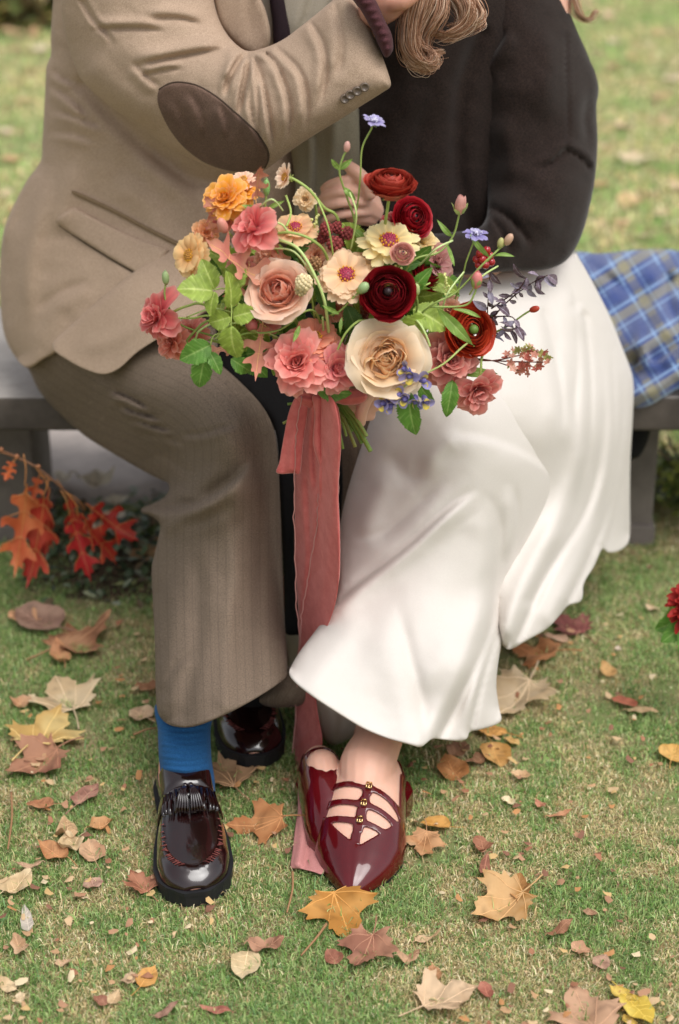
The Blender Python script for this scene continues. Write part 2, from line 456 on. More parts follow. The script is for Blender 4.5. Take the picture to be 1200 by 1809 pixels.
Fg = [(j * nx + i, j * nx + i + 1, (j + 1) * nx + i + 1, (j + 1) * nx + i) for j in range(ny - 1) for i in range(nx - 1)]
ground = obj('ground', np.stack([X.ravel(), Y_.ravel(), Z.ravel()], 1), Fg, m_ground, origin=(0, 0, 0)); tag(ground, kind='structure')

def tri_mesh_fast(name, V, tris, cols, mat):
    me = bpy.data.meshes.new(name); nt_ = len(tris)
    me.vertices.add(len(V)); me.vertices.foreach_set('co', V.ravel())
    me.loops.add(nt_ * 3); me.loops.foreach_set('vertex_index', tris.ravel())
    me.polygons.add(nt_); me.polygons.foreach_set('loop_start', np.arange(nt_) * 3); me.polygons.foreach_set('loop_total', np.full(nt_, 3))
    a = me.color_attributes.new('Col', 'FLOAT_COLOR', 'POINT'); a.data.foreach_set('color', np.c_[cols, np.ones(len(V))].ravel())
    me.materials.append(mat); me.update(calc_edges=True); me.validate()
    return base_obj(name, me)
m_grass = attr_mat('grass_blade', rough=.75, transl=.3, spec=.2, var=0.)
def straw_mix(x, y):
    a = fbm(x * 5 + 3, y * 5 + 8, 3, 21); b = fbm(x * 26, y * 26, 2, 33)
    return np.clip((a - .5) * 4.2 + (b - .5) * 3.0 + .45, 0, 1)
def grass(n, y0, y1, hmin, hmax, wid, dens_pow=1.0, bald=.0, seed=1):
    g = np.random.default_rng(seed)
    y = y0 + (y1 - y0) * g.random(n) ** dens_pow
    hw = 600 / FPX * (y * 1.12 + .3) * 1.35 + .05; x = (g.random(n) * 2 - 1) * hw
    # keep off the stone path
    k = ~((y > 3.28 + .05 * np.sin(x * 9)) & (y < 4.15) & (x < 0.65))
    dn = fbm(x * 7, y * 7, 3, 77); k &= g.random(n) < np.clip((dn - .32) * 6 + 1 - bald, .25, 1)
    x, y = x[k], y[k]; n = len(x)
    st = straw_mix(x, y); isst = g.random(n) < (.12 + .70 * st)
    h = g.uniform(hmin, hmax, n) * np.where(isst, .8, 1); an = g.random(n) * 6.283; lean = g.uniform(.2, 1.5, n) * np.where(isst, 1.6, 1)
    wd = wid * g.uniform(.6, 1.3, n)
    dx, dy = np.cos(an), np.sin(an); px_, py_ = -dy, dx
    z = lawn_z(x, y) - .001
    l1, l2 = h * .45 * np.sin(lean * .5), h * np.sin(np.minimum(lean, 1.5))
    h1, h2 = h * .55, h * np.maximum(np.cos(np.minimum(lean, 1.5)), .12)
    V = np.empty((n, 5, 3))
    V[:, 0] = np.stack([x - px_ * wd, y - py_ * wd, z], 1); V[:, 1] = np.stack([x + px_ * wd, y + py_ * wd, z], 1)
    V[:, 2] = np.stack([x + dx * l1 - px_ * wd * .8, y + dy * l1 - py_ * wd * .8, z + h1], 1)
    V[:, 3] = np.stack([x + dx * l1 + px_ * wd * .8, y + dy * l1 + py_ * wd * .8, z + h1], 1)
    V[:, 4] = np.stack([x + dx * l2, y + dy * l2, z + h2], 1)
    i = np.arange(n)[:, None] * 5
    T = np.concatenate([i + [0, 1, 3], i + [0, 3, 2], i + [2, 3, 4]], 0)
    pal_g = np.array([lin(c) for c in ('#84a45a', '#74924c', '#96b06e', '#648444', '#a2b476', '#7a9c66', '#a9b87c')])
    pal_s = np.array([lin(c) for c in ('#d8c69c', '#c2ab80', '#e2d6b2', '#a89068', '#c9bd8c', '#b8b07c')])
    c = np.where(isst[:, None], pal_s[g.integers(0, len(pal_s), n)], pal_g[g.integers(0, len(pal_g), n)])
    c = c * 1.14 * g.uniform(.7, 1.3, n)[:, None]; c = c * (1 + .50 * np.clip((y - 3.0) / 2.5, 0, 1))[:, None]; C = np.repeat(c[:, None], 5, 1)  # blades get paler with distance: brighter open light painted into their colour
    return V.reshape(-1, 3), T, C.reshape(-1, 3)
def join_np(parts):
    V, T, C, o = [], [], [], 0
    for v, t, c in parts: V.append(v); T.append(t + o); C.append(c); o += len(v)
    return np.concatenate(V), np.concatenate(T), np.concatenate(C)
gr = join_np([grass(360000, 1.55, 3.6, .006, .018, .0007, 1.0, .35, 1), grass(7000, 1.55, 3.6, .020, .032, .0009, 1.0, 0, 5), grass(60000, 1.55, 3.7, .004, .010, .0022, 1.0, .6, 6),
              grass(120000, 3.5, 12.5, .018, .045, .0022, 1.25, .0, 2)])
lawn = tri_mesh_fast('lawn_grass', *gr, m_grass); tag(lawn, 'short green and straw coloured lawn grass', 'grass', kind='stuff')

# stone path behind the bench
m_path = plain('path_stone', lin('#c0b4ac'), .9, .2, .6, 90, var=.3, vscale=9)
def slabfn(x0, x1, y0, y1, h, n=40, seed=3):
    xs = np.linspace(x0, x1, n); ys = np.linspace(y0, y1, 14); X, Y_ = np.meshgrid(xs, ys)
    Yw = Y_ + (fbm(X * 4, Y_ * 0 + seed, 3, seed) - .5) * .12
    Z = lawn_z(X, Yw) * .3 + h + (fbm(X * 9, Yw * 9, 3, seed) - .5) * .012
    ed = np.minimum.reduce([(Y_ - y0), (y1 - Y_), (X - x0), (x1 - X)]); Z = np.where(ed < 1e-6, -.03, Z)
    nx, ny = n, 14
    return np.stack([X.ravel(), Yw.ravel(), Z.ravel()], 1), [(j * nx + i, j * nx + i + 1, (j + 1) * nx + i + 1, (j + 1) * nx + i) for j in range(ny - 1) for i in range(nx - 1)]
path = empty('stone_path', (-.9, 3.8, 0)); tag(path, kind='structure')
for k, (a, b) in enumerate(((-2.9, -1.75), (-1.74, -.93), (-.92, -.1), (-.09, .62))):
    V, F = slabfn(a, b, 3.30 + .02 * (k % 2), 4.12, .03, seed=3 + k); obj('paving_stone', V, F, m_path, path)

# stone bench
m_top = plain('bench_stone', lin('#aaa39c'), .8, .3, .35, 160, var=.28, vscale=14)
m_leg = plain('bench_stone_dark', lin('#7a716a'), .85, .3, .4, 120, var=.35, vscale=10)
BZ = float(P(40, 702, 2.98)[2]); BT = .068
bench = empty('stone_bench', (0, 3.2, 0)); tag(bench, 'long grey stone bench under the seated couple, plain slab on dark block legs', 'bench')
V, F = box((0, 3.23, BZ - BT / 2), (2.3, .5, BT), .008); V[:, 2] += (fbm(V[:, 0] * 3, V[:, 1] * 3) - .5) * .003; slab = obj('seat_slab', V, F, [m_top, plain('bench_stone_shaded', lin('#5b534c'), .85, .3, .4, 120, var=.4, vscale=12)], bench)
for pl_ in slab.data.polygons: pl_.material_index = 0 if pl_.normal.z > .6 else 1  # all but the top gets darker stone: shade painted into the colour
for x0, x1 in ((-.76, -.60), (.50, .625)):
    zt = BZ - BT + .001
    V, F = box(((x0 + x1) / 2, 3.24, zt / 2 - .02), (x1 - x0, .2, zt + .04), .007); lg = obj('leg', V, F, m_leg, bench)
    V, F = box(((x0 + x1) / 2, 3.24, .012), (x1 - x0 + .012, .22, .06), .006); obj('foot_plinth', V, F, m_leg, lg)

# leaf litter, moss bush and small plants
def leaf_fan(kind):
    "outline of a leaf, base at the origin, about 1 long towards +y"
    if kind == 'maple':
        half = [(0, 0), (.10, .02), (.30, -.06), (.27, .05), (.42, .10), (.36, .17), (.52, .30), (.62, .36), (.50, .40), (.56, .52), (.40, .47), (.26, .50),
                (.22, .56), (.28, .70), (.20, .72), (.18, .82), (.10, .84), (0, 1.02)]
    elif kind == 'oak':
        half = [(0, 0), (.03, .10), (.06, .16), (.24, .14), (.30, .20), (.26, .25), (.12, .27), (.07, .34), (.10, .40), (.34, .40), (.44, .46), (.40, .55), (.30, .50),
                (.14, .54), (.10, .60), (.14, .66), (.34, .72), (.40, .80), (.28, .79), (.16, .78), (.12, .84), (.14, .92), (.05, .92), (0, 1.05)]
    elif kind == 'ovate':
        half = [(0, 0), (.12, .04), (.25, .16), (.32, .32), (.32, .48), (.26, .66), (.16, .82), (.06, .94), (0, 1.02)]
    elif kind == 'round':
        half = [(0, 0), (.2, .02), (.38, .14), (.45, .34), (.43, .55), (.32, .75), (.16, .9), (.05, .96), (0, 1.02)]
    elif kind == 'narrow':
        half = [(0, 0), (.08, .08), (.14, .25), (.16, .45), (.13, .68), (.07, .86), (0, 1.0)]
    elif kind == 'scrap':
        half = [(0, 0), (.15, .05), (.30, .22), (.22, .38), (.28, .55), (.15, .70), (.06, .80), (0, .82)]
    return half
def leaf_mesh(kind, seed, col, colb=None, curl=.25, vein=None, fold=.3, spots=.3, petiole=.5, wob=.04, asym=.1, wid=1.0):
    "leaf blade with interior points, curled, with raised midrib and side veins and a petiole; returns V, F, C (1 unit long)"
    g = np.random.default_rng(seed); h = np.array(leaf_fan(kind)); h[:, 0] *= wid
    L = h.copy(); L[:, 0] *= -(1 - asym * g.random()); Rr = h[::-1][1:-1].copy(); Rr[:, 0] *= 1 - asym * g.random()
    O = np.vstack([L, Rr]); O = O + g.normal(0, wob * .35, O.shape); O = resample(O, .05)
    lo, hi = O.min(0), O.max(0)
    gx, gy = np.meshgrid(np.arange(lo[0], hi[0], .085), np.arange(lo[1], hi[1], .08)); q = np.stack([gx.ravel(), gy.ravel()], 1)
    q = q[inside(q, O)]; d, *_ = seg_dist(q, O, True); q = q[d > .03]
    ax = np.stack([np.zeros(14), np.linspace(.03, .95, 14)], 1)
    q = np.vstack([q[np.abs(q[:, 0]) > .03], ax]); A = np.vstack([O, q]); n = len(O)
    r = delaunay_2d_cdt([Vector(p) for p in A], [(i, (i + 1) % n) for i in range(n)], [], 0, 1e-5)
    p = np.array([tuple(a) for a in r[0]]); tri = np.array([t for t in r[2] if len(t) == 3]); tri = tri[inside(p[tri].mean(1), O)]
    a1, a2, a3 = g.uniform(-1, 1, 3)
    def zf(p):
        rr = np.hypot(p[:, 0], p[:, 1] - .45)
        z = fold * np.abs(p[:, 0]) * (1 + .5 * a1) + curl * ((p[:, 1] - .4) ** 2 * (1 + .6 * a2) + p[:, 0] ** 2 * 1.2 * a3) + .12 * curl * np.sin(p[:, 0] * 9 + seed) * np.cos(p[:, 1] * 8 + a1 * 5)
        z = z + (fbm(p[:, 0] * 4 + seed, p[:, 1] * 4, 2, seed) - .5) * .16 * (curl + .1)
        return z - .0
    V = np.c_[p, zf(p)]
    col = np.array(col); colb = np.array(colb if colb is not None else col * .75)
    t = fbm(p[:, 0] * 3 + seed, p[:, 1] * 3, 3, seed + 3); C = col + (colb - col) * np.clip((t - .42) * 5, 0, 1)[:, None]
    if spots: s = fbm(p[:, 0] * 11 + seed, p[:, 1] * 11, 2, seed + 9); C = C * (1 - spots * np.clip((s - .6) * 6, 0, 1))[:, None]
    F = [tuple(map(int, t)) for t in tri]; Vs, Fs, Cs = [V], F, [C]; o = len(V)
    vein = np.array(vein if vein is not None else col * 1.25)
    lines = [([(0, 0), (0, .3), (0, .6), (0, .93)], .012)]
    if kind == 'maple': lines += [([(0, .02), (sx * x1 * .5, y1 * .5), (sx * x1, y1)], .008) for sx in (-1, 1) for x1, y1 in ((.52, .33), (.24, .64), (.26, .0))]
    elif kind in ('oak',): lines += [([(0, y0), (sx * x1 * .6, y0 + .04), (sx * x1, y0 + dy)], .006) for sx in (-1, 1) for y0, x1, dy in ((.12, .24, .07), (.33, .36, .12), (.62, .34, .16))]
    else: lines += [([(0, y0), (sx * x1, y0 + .13)], .005) for sx in (-1, 1) for y0, x1 in ((.15, .18 * wid), (.33, .24 * wid), (.52, .2 * wid), (.7, .11 * wid))]
    for ln, w in lines:
        l = resample(np.array(ln, float), .07, False); l = l[inside(l, O) | (np.arange(len(l)) < 2)]
        if len(l) < 2: continue
        z = zf(l) + .006; tg = np.gradient(l, axis=0); tg /= np.linalg.norm(tg, axis=1)[:, None] + 1e-9; nn = np.stack([-tg[:, 1], tg[:, 0]], 1)
        ww = w * np.linspace(1.2, .5, len(l))[:, None]
        for sgn in (-1, 0, 1): pass
        a = np.c_[l - nn * ww, z - .004]; b = np.c_[l, z + .006]; c_ = np.c_[l + nn * ww, z - .004]; m = len(l)
        VV = np.vstack([a, b, c_]); FF = [(i + k * m, i + 1 + k * m, i + 1 + (k + 1) * m, i + (k + 1) * m) for i in range(m - 1) for k in (0, 1)]
        Vs.append(VV); Fs += [tuple(i + o for i in f) for f in FF]; Cs.append(np.tile(vein, (3 * m, 1))); o += 3 * m
    if petiole:
        z0 = zf(np.array([[0, 0.]]))[0]
        tv, tf = tube([(0, .02, z0), (a1 * .05, -petiole * .5, z0 + .02 * a2), (a1 * .15, -petiole, z0 - .02)], (.014, .012, .016), 5, 3)
        Vs.append(tv); Fs += [tuple(i + o for i in f) for f in tf]; Cs.append(np.tile(vein * .8, (len(tv), 1))); o += len(tv)
    return np.vstack(Vs), Fs, np.vstack(Cs)
m_leafd = attr_mat('fallen_leaf', rough=.7, transl=.12, spec=.25, bump=.3, bscale=120, var=.1)
# =================================================================== THE COUPLE
# ---- materials
m_jacket = fabric('camel_wool_cord', lin('#97806c'), lin('#bda58f'), 700, .95, .25, .35, big=9, bigamt=.15)
m_jlining = fabric('jacket_edge', lin('#6f5c47'), lin('#8c765c'), 900)
m_front = fabric('olive_grey_wool', lin('#77705f'), lin('#938b78'), 900)
m_patch = fabric('elbow_suede', lin('#5d483d'), lin('#786053'), 500, .9, .3, .3, big=22, bigamt=.35)
m_tweed = fabric('brown_tweed', lin('#5d5044'), lin('#a99480'), 420, .95, .15, .5, stripes=(.0065, .0024, .85), nspread=.22, big=10, bigamt=.2, uv=True)
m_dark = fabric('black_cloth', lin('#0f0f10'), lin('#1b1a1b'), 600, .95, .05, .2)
m_sweater = fabric('dark_brown_knit', lin('#18110e'), lin('#30241f'), 420, 1., .9, .5, big=12, bigamt=.2)
m_knit = fabric('burgundy_knit', lin('#3d2226'), lin('#5a363a'), 500, 1., .3, .4)
m_tie = fabric('dark_plum_tie', lin('#1f1318'), lin('#2d1d24'), 500, .7)
m_skirt = fabric('ivory_crepe', lin('#cac3bb'), lin('#d6cfc8'), 1500, .75, .1, .12, big=5, bigamt=.04)
m_skirtin = fabric('ivory_lining', lin('#d9cfb9'), lin('#e3dac6'), 1200, .8)
m_sock = fabric('blue_rib_sock', lin('#184470'), lin('#275f90'), 700, .95, .3, .4)
m_skin = plain('skin', lin('#dfae98'), .5, .35, .12, 350, var=.1, vscale=14, sss=.25)
m_skin_m = plain('skin_warm', lin('#cf9780'), .5, .35, .15, 350, var=.14, vscale=18, sss=.2)
m_button = plain('horn_button', lin('#6e5f52'), .3, .5, 0, var=.4, vscale=200)
m_patent = plain('patent_burgundy', lin('#580a12'), .12, .3, coat=.7, var=.25, vscale=12)
m_insole = plain('shoe_insole', lin('#5b201c'), .6)
m_oxblood = plain('oxblood_leather', lin('#210b0b'), .2, .4, .03, 160, coat=.9, var=.6, vscale=22)
m_soleblk = plain('black_rubber_sole', lin('#1b1b1e'), .6, .4, .2, 150)
m_thread = plain('dark_red_thread', lin('#7a3a34'), .7)
m_gold = plain('gold_buckle', (.8, .55, .25), .22, .5, metal=1)
m_plaidb = None

man = empty('person', (-.42, 3.0, BZ)); tag(man, 'seated person in a tan jacket with brown elbow patch, tweed trousers and blue sock', 'person')
wom = empty('person', (.30, 3.0, BZ)); tag(wom, 'seated person in a dark brown sweater and long ivory skirt with burgundy shoes', 'person')

# ---- tan jacket
JA = [(100, -70), (94, 0), (90, 60), (90, 95), (82, 120), (80, 160), (78, 200), (75, 250), (72, 285), (48, 318), (20, 372), (6, 410), (0, 470), (1, 540), (8, 592), (27, 630), (50, 650),
      (78, 634), (103, 620), (165, 575), (232, 530), (298, 490), (380, 470), (470, 450), (545, 420), (560, 330), (520, 220), (470, 100), (378, 40), (370, -70)]
jctrl = [(100, -60, 3.02), (250, -60, 2.95), (370, -40, 2.93), (90, 200, 3.02), (250, 200, 2.95), (420, 250, 2.93), (540, 400, 2.93), (10, 450, 3.05), (120, 400, 3.0), (250, 400, 2.93), (30, 600, 3.0), (50, 650, 2.96), (120, 600, 2.92), (260, 500, 2.87), (450, 440, 2.9)]
jf = [([(78, 150), (120, 175), (165, 215)], 9, .010, 's'), ([(80, 195), (120, 205), (190, 230)], 8, .008, 's'), ([(80, 235), (130, 240), (170, 255)], 8, .006, 's'),
      ([(84, 120), (110, 140), (135, 150)], 7, .010, 's'), ([(150, 150), (230, 230), (330, 310), (430, 330)], 18, .014, 'v', 'ab'),
      ([(90, 300), (70, 380), (50, 480), (50, 600)], 16, .010, 'r'), ([(130, 280), (120, 340), (95, 420)], 20, .008, 'r'), ([(190, 320), (260, 360), (300, 420)], 26, .006, 'r'),
      ([(75, 287), (60, 310), (30, 372), (15, 420)], 6, .007, 'o', 'ab'), ([(60, 560), (110, 520), (170, 500)], 16, .006, 's'), ([(230, 250), (330, 330), (360, 400)], 24, .007, 's')]
jf = [(f[0], f[1], f[2] * 1.5, *f[3:]) for f in jf]
jacket = inflate('jacket', JA, jctrl, .10, 68, jf, m_jacket, man, (-.42, 3.0, BZ), Tb=.14, nz=(.012, 60), smooth=30, hem=[(15, 22)])
jacket['label'] = 'tan wool jacket'
FLAP = [(92, 612), (120, 636), (155, 654), (185, 661), (212, 650), (243, 622), (290, 592), (350, 560), (430, 500), (420, 430), (300, 440), (200, 510), (120, 580)]
inflate('jacket_front', FLAP, [(150, 650, 2.755), (290, 590, 2.665), (250, 500, 2.76), (400, 450, 2.77), (100, 600, 2.83)], .012, 14, [([(120, 620), (200, 600), (300, 540)], 16, .006, 'r')], m_jacket, jacket, Tb=.01, hem=[(0, 7)])
# hip pocket: flap laid on the jacket, welt line above
drape('pocket_flap', [(104, 383), (103, 397), (150, 428), (205, 462), (252, 488), (262, 489), (276, 474), (294, 448), (296, 440), (240, 420), (180, 392), (135, 368), (128, 368)], [jacket.name], .0085, m_jacket, jacket, 4, 2.5, folds=[([(110, 380), (200, 430), (280, 460)], 25, .003, 'r', 'ab')])
drape('pocket_welt', [(134, 337), (132, 345), (200, 377), (262, 410), (318, 437), (322, 430), (262, 400), (200, 367)], [jacket.name], .006, m_jlining, jacket, 4, 3)
def edge_cord(name, pts, surfs, rad, mat, parent, closed=False, lift=.001):
    q = resample(smooth_poly(np.array(pts, float), 6, closed), 4, closed); out = []
    for a in q:
        h = hit(surfs, *a)
        if h: out.append(tuple(h[0] + (Vector(CAM) - h[0]).normalized() * lift))
    V, F = tube(np.array(out), rad, 5, 1); return obj(name, V, F, mat, parent)
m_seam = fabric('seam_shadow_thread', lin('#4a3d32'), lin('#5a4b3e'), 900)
edge_cord('flap_shadow_cord', [(105, 398), (150, 429), (205, 463), (252, 489), (263, 490), (277, 475), (294, 449)], [jacket.name], .0016, m_seam, jacket)  # dark cord stands in for the shadow line under the flap's lower edge
# collar side, lapel, tie and pale shirt front at the top
inflate('lapel', [(378, -70), (382, 20), (400, 60), (440, 95), (470, 90), (478, 60), (470, 20), (455, -20), (450, -70)], [(400, 0, 2.84), (460, 0, 2.80), (440, 90, 2.78)], .012, 12,
        [([(455, -20), (476, 50), (470, 90)], 8, .006, 'r', 'a'), ([(425, -60), (440, 20), (445, 80)], 8, .004, 'v', 'a')], m_jacket, jacket, Tb=.01)
inflate('tie', [(470, -70), (476, 0), (481, 40), (484, 80), (500, 92), (514, 70), (506, 20), (500, -20), (497, -70)], [(490, 0, 2.84)], .012, 14, [], m_tie, man, Tb=.01)
inflate('shirt_front', [(430, -70), (440, 0), (450, 70), (500, 120), (600, 120), (640, 60), (640, -70)], [(520, 0, 2.88), (600, 0, 2.9), (560, 100, 2.88)], .03, 30,
        [([(560, -60), (540, 20), (520, 80)], 12, .008, 's', 'a'), ([(600, -60), (585, 10), (560, 60)], 12, .008, 's', 'a')], fabric('pale_grey_wool', lin('#a59a88'), lin('#bdb3a2'), 900), man, Tb=.05)
inflate('jacket_front', [(505, 190), (515, 270), (522, 330), (520, 420), (560, 470), (600, 470), (640, 400), (640, 250), (620, 150), (560, 150)], [(520, 250, 2.84), (600, 250, 2.80), (560, 420, 2.80), (640, 420, 2.82)], .03, 25,
        [([(545, 180), (556, 280), (550, 400)], 8, .008, 's', 'a'), ([(590, 200), (585, 300), (560, 420)], 12, .009, 'r', 'a')], m_front, jacket, Tb=.03)
# ---- near sleeve
SL = [(118, -70), (108, 0), (112, 45), (122, 85), (136, 125), (152, 150), (200, 191), (250, 226), (300, 262), (350, 287), (395, 303), (430, 308), (462, 303), (485, 289), (520, 262), (560, 236),
      (600, 212), (645, 183), (680, 161), (690, 153), (689, 138), (675, 98), (655, 52), (636, 18), (620, -4), (606, -12), (585, 3), (560, 24), (535, 44), (500, 70), (468, 84), (438, 90), (415, 76), (396, 52), (382, 18), (376, -30), (374, -70)]
sctrl = [(120, -60, 2.86), (250, -60, 2.82), (370, -60, 2.84), (130, 80, 2.86), (250, 120, 2.78), (360, 60, 2.78), (250, 220, 2.80), (350, 280, 2.76), (430, 305, 2.70), (440, 200, 2.66), (430, 100, 2.72), (560, 60, 2.68), (600, 180, 2.62), (690, 150, 2.60), (630, 0, 2.66)]
sf = [([(437, 92), (415, 118), (402, 150), (398, 175)], 7, .012, 'c', 'a'), ([(440, 94), (436, 130), (428, 165), (422, 215)], 7, .012, 'c', 'a'),
      ([(455, 92), (478, 102), (492, 122), (500, 145)], 6, .011, 's', 'a'), ([(446, 100), (462, 150), (474, 215), (482, 280)], 9, .011, 's', 'a'),
      ([(470, 98), (500, 150), (510, 205), (500, 262)], 9, .010, 's', 'a'), ([(490, 90), (528, 130), (540, 190), (532, 240)], 10, .009, 's', 'a'), ([(452, 125), (458, 190), (462, 250)], 6, .007, 'c'),
      ([(440, 170), (448, 220), (470, 275)], 8, .007, 's'), ([(545, 40), (567, 80), (572, 130), (560, 190)], 11, .009, 's', 'a'), ([(590, 20), (600, 80), (590, 140)], 14, .006, 's', 'a'),
      ([(300, 55), (260, 48), (190, 48), (150, 52)], 9, .008, 's'), ([(370, 45), (320, 30), (250, 30)], 10, .007, 's'), ([(415, 80), (340, 92), (250, 110), (225, 115)], 11, .011, 's'),
      ([(330, 118), (290, 122), (240, 135)], 8, .006, 's'), ([(230, 110), (260, 140), (285, 160)], 10, .006, 's'), ([(146, 2), (165, 35), (190, 60), (200, 85)], 7, .005, 'c', 'a'),
      ([(410, 75), (408, 110), (395, 145)], 10, .008, 'r'), ([(135, 90), (200, 160), (300, 230)], 26, .008, 'r')]
sf = [(f[0], f[1], f[2] * 1.55, *f[3:]) for f in sf]
sleeve = inflate('jacket_sleeve', SL, sctrl, .062, 64, sf, m_jacket, jacket, Tb=.06, nz=(.008, 45), smooth=30, step=4.4)
drape('elbow_patch', [(281, 158), (300, 147), (322, 145), (352, 152), (385, 172), (412, 195), (440, 220), (462, 244), (474, 268), (474, 284), (468, 297), (448, 305), (425, 305), (395, 301), (360, 288), (325, 262), (298, 228), (282, 195), (277, 175)],
      [sleeve.name], .0035, m_patch, sleeve, 4, 4, folds=[([(330, 160), (352, 200), (366, 250)], 10, .008, 's'), ([(385, 180), (398, 215), (404, 250)], 9, .009, 's'), ([(300, 170), (320, 210), (345, 255)], 12, .006, 's')])
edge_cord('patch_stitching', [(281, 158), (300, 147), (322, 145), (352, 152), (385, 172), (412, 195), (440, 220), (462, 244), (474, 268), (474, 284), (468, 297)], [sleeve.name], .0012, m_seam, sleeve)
for k, (u, v) in enumerate(((609, 174), (619, 167), (631, 160), (644, 153))):
    q, n, _ = hit([sleeve.name], u, v); n = (n + Vector((0, -.5, .3))).normalized(); M = Matrix.Translation(q + n * .002) @ n.to_track_quat('Z', 'Y').to_matrix().to_4x4()
    mb = MB(); prof = [(0, .0014), (.0030, .0014), (.0040, .0026), (.0052, .0036), (.0066, .0030), (.0072, .0014), (.0070, 0), (0, -.001)]
    VV = [(r * math.cos(a), r * math.sin(a), z) for r, z in prof for a in np.arange(18) * math.pi / 9]
    FF = [(i * 18 + j, i * 18 + (j + 1) % 18, (i + 1) * 18 + (j + 1) % 18, (i + 1) * 18 + j) for i in range(7) for j in range(18)]
    VV = np.array([tuple(M @ Vector(p)) for p in VV]); mb.add(VV, FF); mb.build('button', m_button, sleeve)
# knitted cuff with ribs
CU = [(612, -30), (622, -6), (640, 22), (658, 55), (670, 82), (680, 101), (690, 97), (695, 84), (692, 60), (680, 35), (668, 8), (655, -18), (645, -40)]
inflate('knit_cuff', CU, [(640, 0, 2.60), (680, 80, 2.58)], .03, 18, [([(628 + 14 * math.cos(a) * 0 + k * 0 - 2 + 6.2 * i * .1, -34 + i * 14.0), (665 + i * 3.0, -34 + i * 14.0 - 6)], 3.2, .0035, 'r', 'ab') for i, a, k in [(i, 0, 0) for i in range(1, 10)]], m_knit, man, Tb=.04, step=3.5)

# ---- trousers: near leg, far leg
TR = [(40, 620), (55, 660), (72, 694), (105, 730), (150, 770), (200, 801), (250, 830), (285, 848), (297, 853), (299, 866), (288, 880), (268, 890), (252, 897), (250, 905), (268, 912), (283, 926),
      (280, 950), (272, 985), (268, 1010), (271, 1080), (274, 1150), (275, 1220), (279, 1258), (292, 1276), (312, 1284), (340, 1284), (372, 1274), (420, 1252), (465, 1226), (500, 1202), (508, 1188),
      (506, 1140), (501, 1060), (498, 960), (494, 860), (491, 800), (483, 755), (462, 715), (425, 675), (385, 640), (340, 600), (300, 560), (220, 540), (100, 560)]
TR[-4:] = [(385, 640), (375, 560), (300, 480), (220, 500), (100, 560)]
tctrl = [(60, 630, 2.96), (150, 600, 2.86), (150, 760, 2.94), (250, 700, 2.72), (290, 845, 2.74), (320, 600, 2.75), (400, 660, 2.60), (400, 780, 2.47), (480, 790, 2.52), (300, 900, 2.62), (400, 900, 2.46), (490, 950, 2.50),
         (275, 1050, 2.50), (400, 1080, 2.38), (500, 1120, 2.44), (285, 1260, 2.26), (390, 1230, 2.24), (500, 1190, 2.34)]
tf = [([(262, 902), (300, 902), (360, 888), (415, 850), (445, 810)], 22, .036, 'o', 'a'), ([(300, 930), (360, 915), (420, 880)], 14, .012, 'v'), ([(255, 880), (300, 880), (350, 860), (400, 815)], 16, .012, 'r', 'a'), ([(300, 862), (340, 880), (375, 876)], 10, .010, 'r'), ([(285, 935), (330, 915), (400, 880)], 14, .008, 'r', 'a'),
      ([(190, 690), (230, 706), (268, 728)], 8, .020, 's'), ([(205, 715), (240, 730), (290, 745)], 8, .022, 's'), ([(225, 738), (262, 752), (310, 765)], 8, .020, 's'), ([(250, 765), (300, 778), (335, 792)], 8, .008, 's'),
      ([(165, 670), (190, 690), (215, 735)], 12, .008, 'r'), ([(310, 772), (360, 768), (400, 756), (425, 755)], 9, .009, 's'), ([(270, 800), (320, 830), (350, 850)], 12, .008, 's'),
      ([(340, 940), (350, 1040), (345, 1150), (325, 1260)], 16, .008, 'v', 'b'), ([(400, 900), (415, 1000), (405, 1120), (400, 1240)], 18, .008, 'r', 'b'), ([(450, 880), (460, 1000), (455, 1100), (462, 1210)], 12, .006, 'v', 'b'),
      ([(300, 1000), (305, 1100), (290, 1200)], 14, .007, 'r', 'b'), ([(290, 1230), (310, 1180), (350, 1150)], 12, .005, 's', 'a'), ([(330, 640), (400, 700), (450, 770)], 26, .007, 'r')]
tf = [(f[0], f[1], f[2] * 1.4, *f[3:]) for f in tf]
trousers = inflate('trousers', TR, tctrl, .075, 80, tf, m_tweed, man, Tb=.07, nz=(.007, 50), smooth=30, step=5.2, hem=[(23, 30)], spine=[(80, 560), (200, 640), (330, 700), (385, 770), (385, 880), (385, 1060), (392, 1280)])
tag(trousers, 'brown herringbone tweed trousers')
FL = [(540, 600), (590, 640), (592, 700), (598, 800), (596, 960), (560, 1100), (510, 1180), (455, 1235), (500, 1250), (560, 1225), (620, 1080), (700, 900), (740, 700), (700, 600)]
inflate('trouser_leg', FL, [(640, 620, 2.74), (660, 720, 2.66), (640, 900, 2.62), (600, 1050, 2.54), (500, 1220, 2.44)], .05, 45, [([(620, 720), (640, 840), (610, 980)], 14, .01, 's')], m_tweed, trousers, Tb=.05, spine=[(640, 600), (650, 760), (620, 1000), (500, 1240)])
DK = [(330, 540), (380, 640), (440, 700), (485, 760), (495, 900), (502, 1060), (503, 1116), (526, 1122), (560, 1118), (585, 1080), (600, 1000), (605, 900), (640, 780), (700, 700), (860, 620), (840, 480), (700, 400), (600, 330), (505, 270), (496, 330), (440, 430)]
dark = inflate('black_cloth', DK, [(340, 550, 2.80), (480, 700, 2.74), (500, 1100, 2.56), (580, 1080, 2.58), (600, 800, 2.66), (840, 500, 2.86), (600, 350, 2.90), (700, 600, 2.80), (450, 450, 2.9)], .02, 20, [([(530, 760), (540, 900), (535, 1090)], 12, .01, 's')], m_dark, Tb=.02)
tag(dark, 'black cloth hanging in shadow between the tweed knee and the pink ribbon', 'cloth')

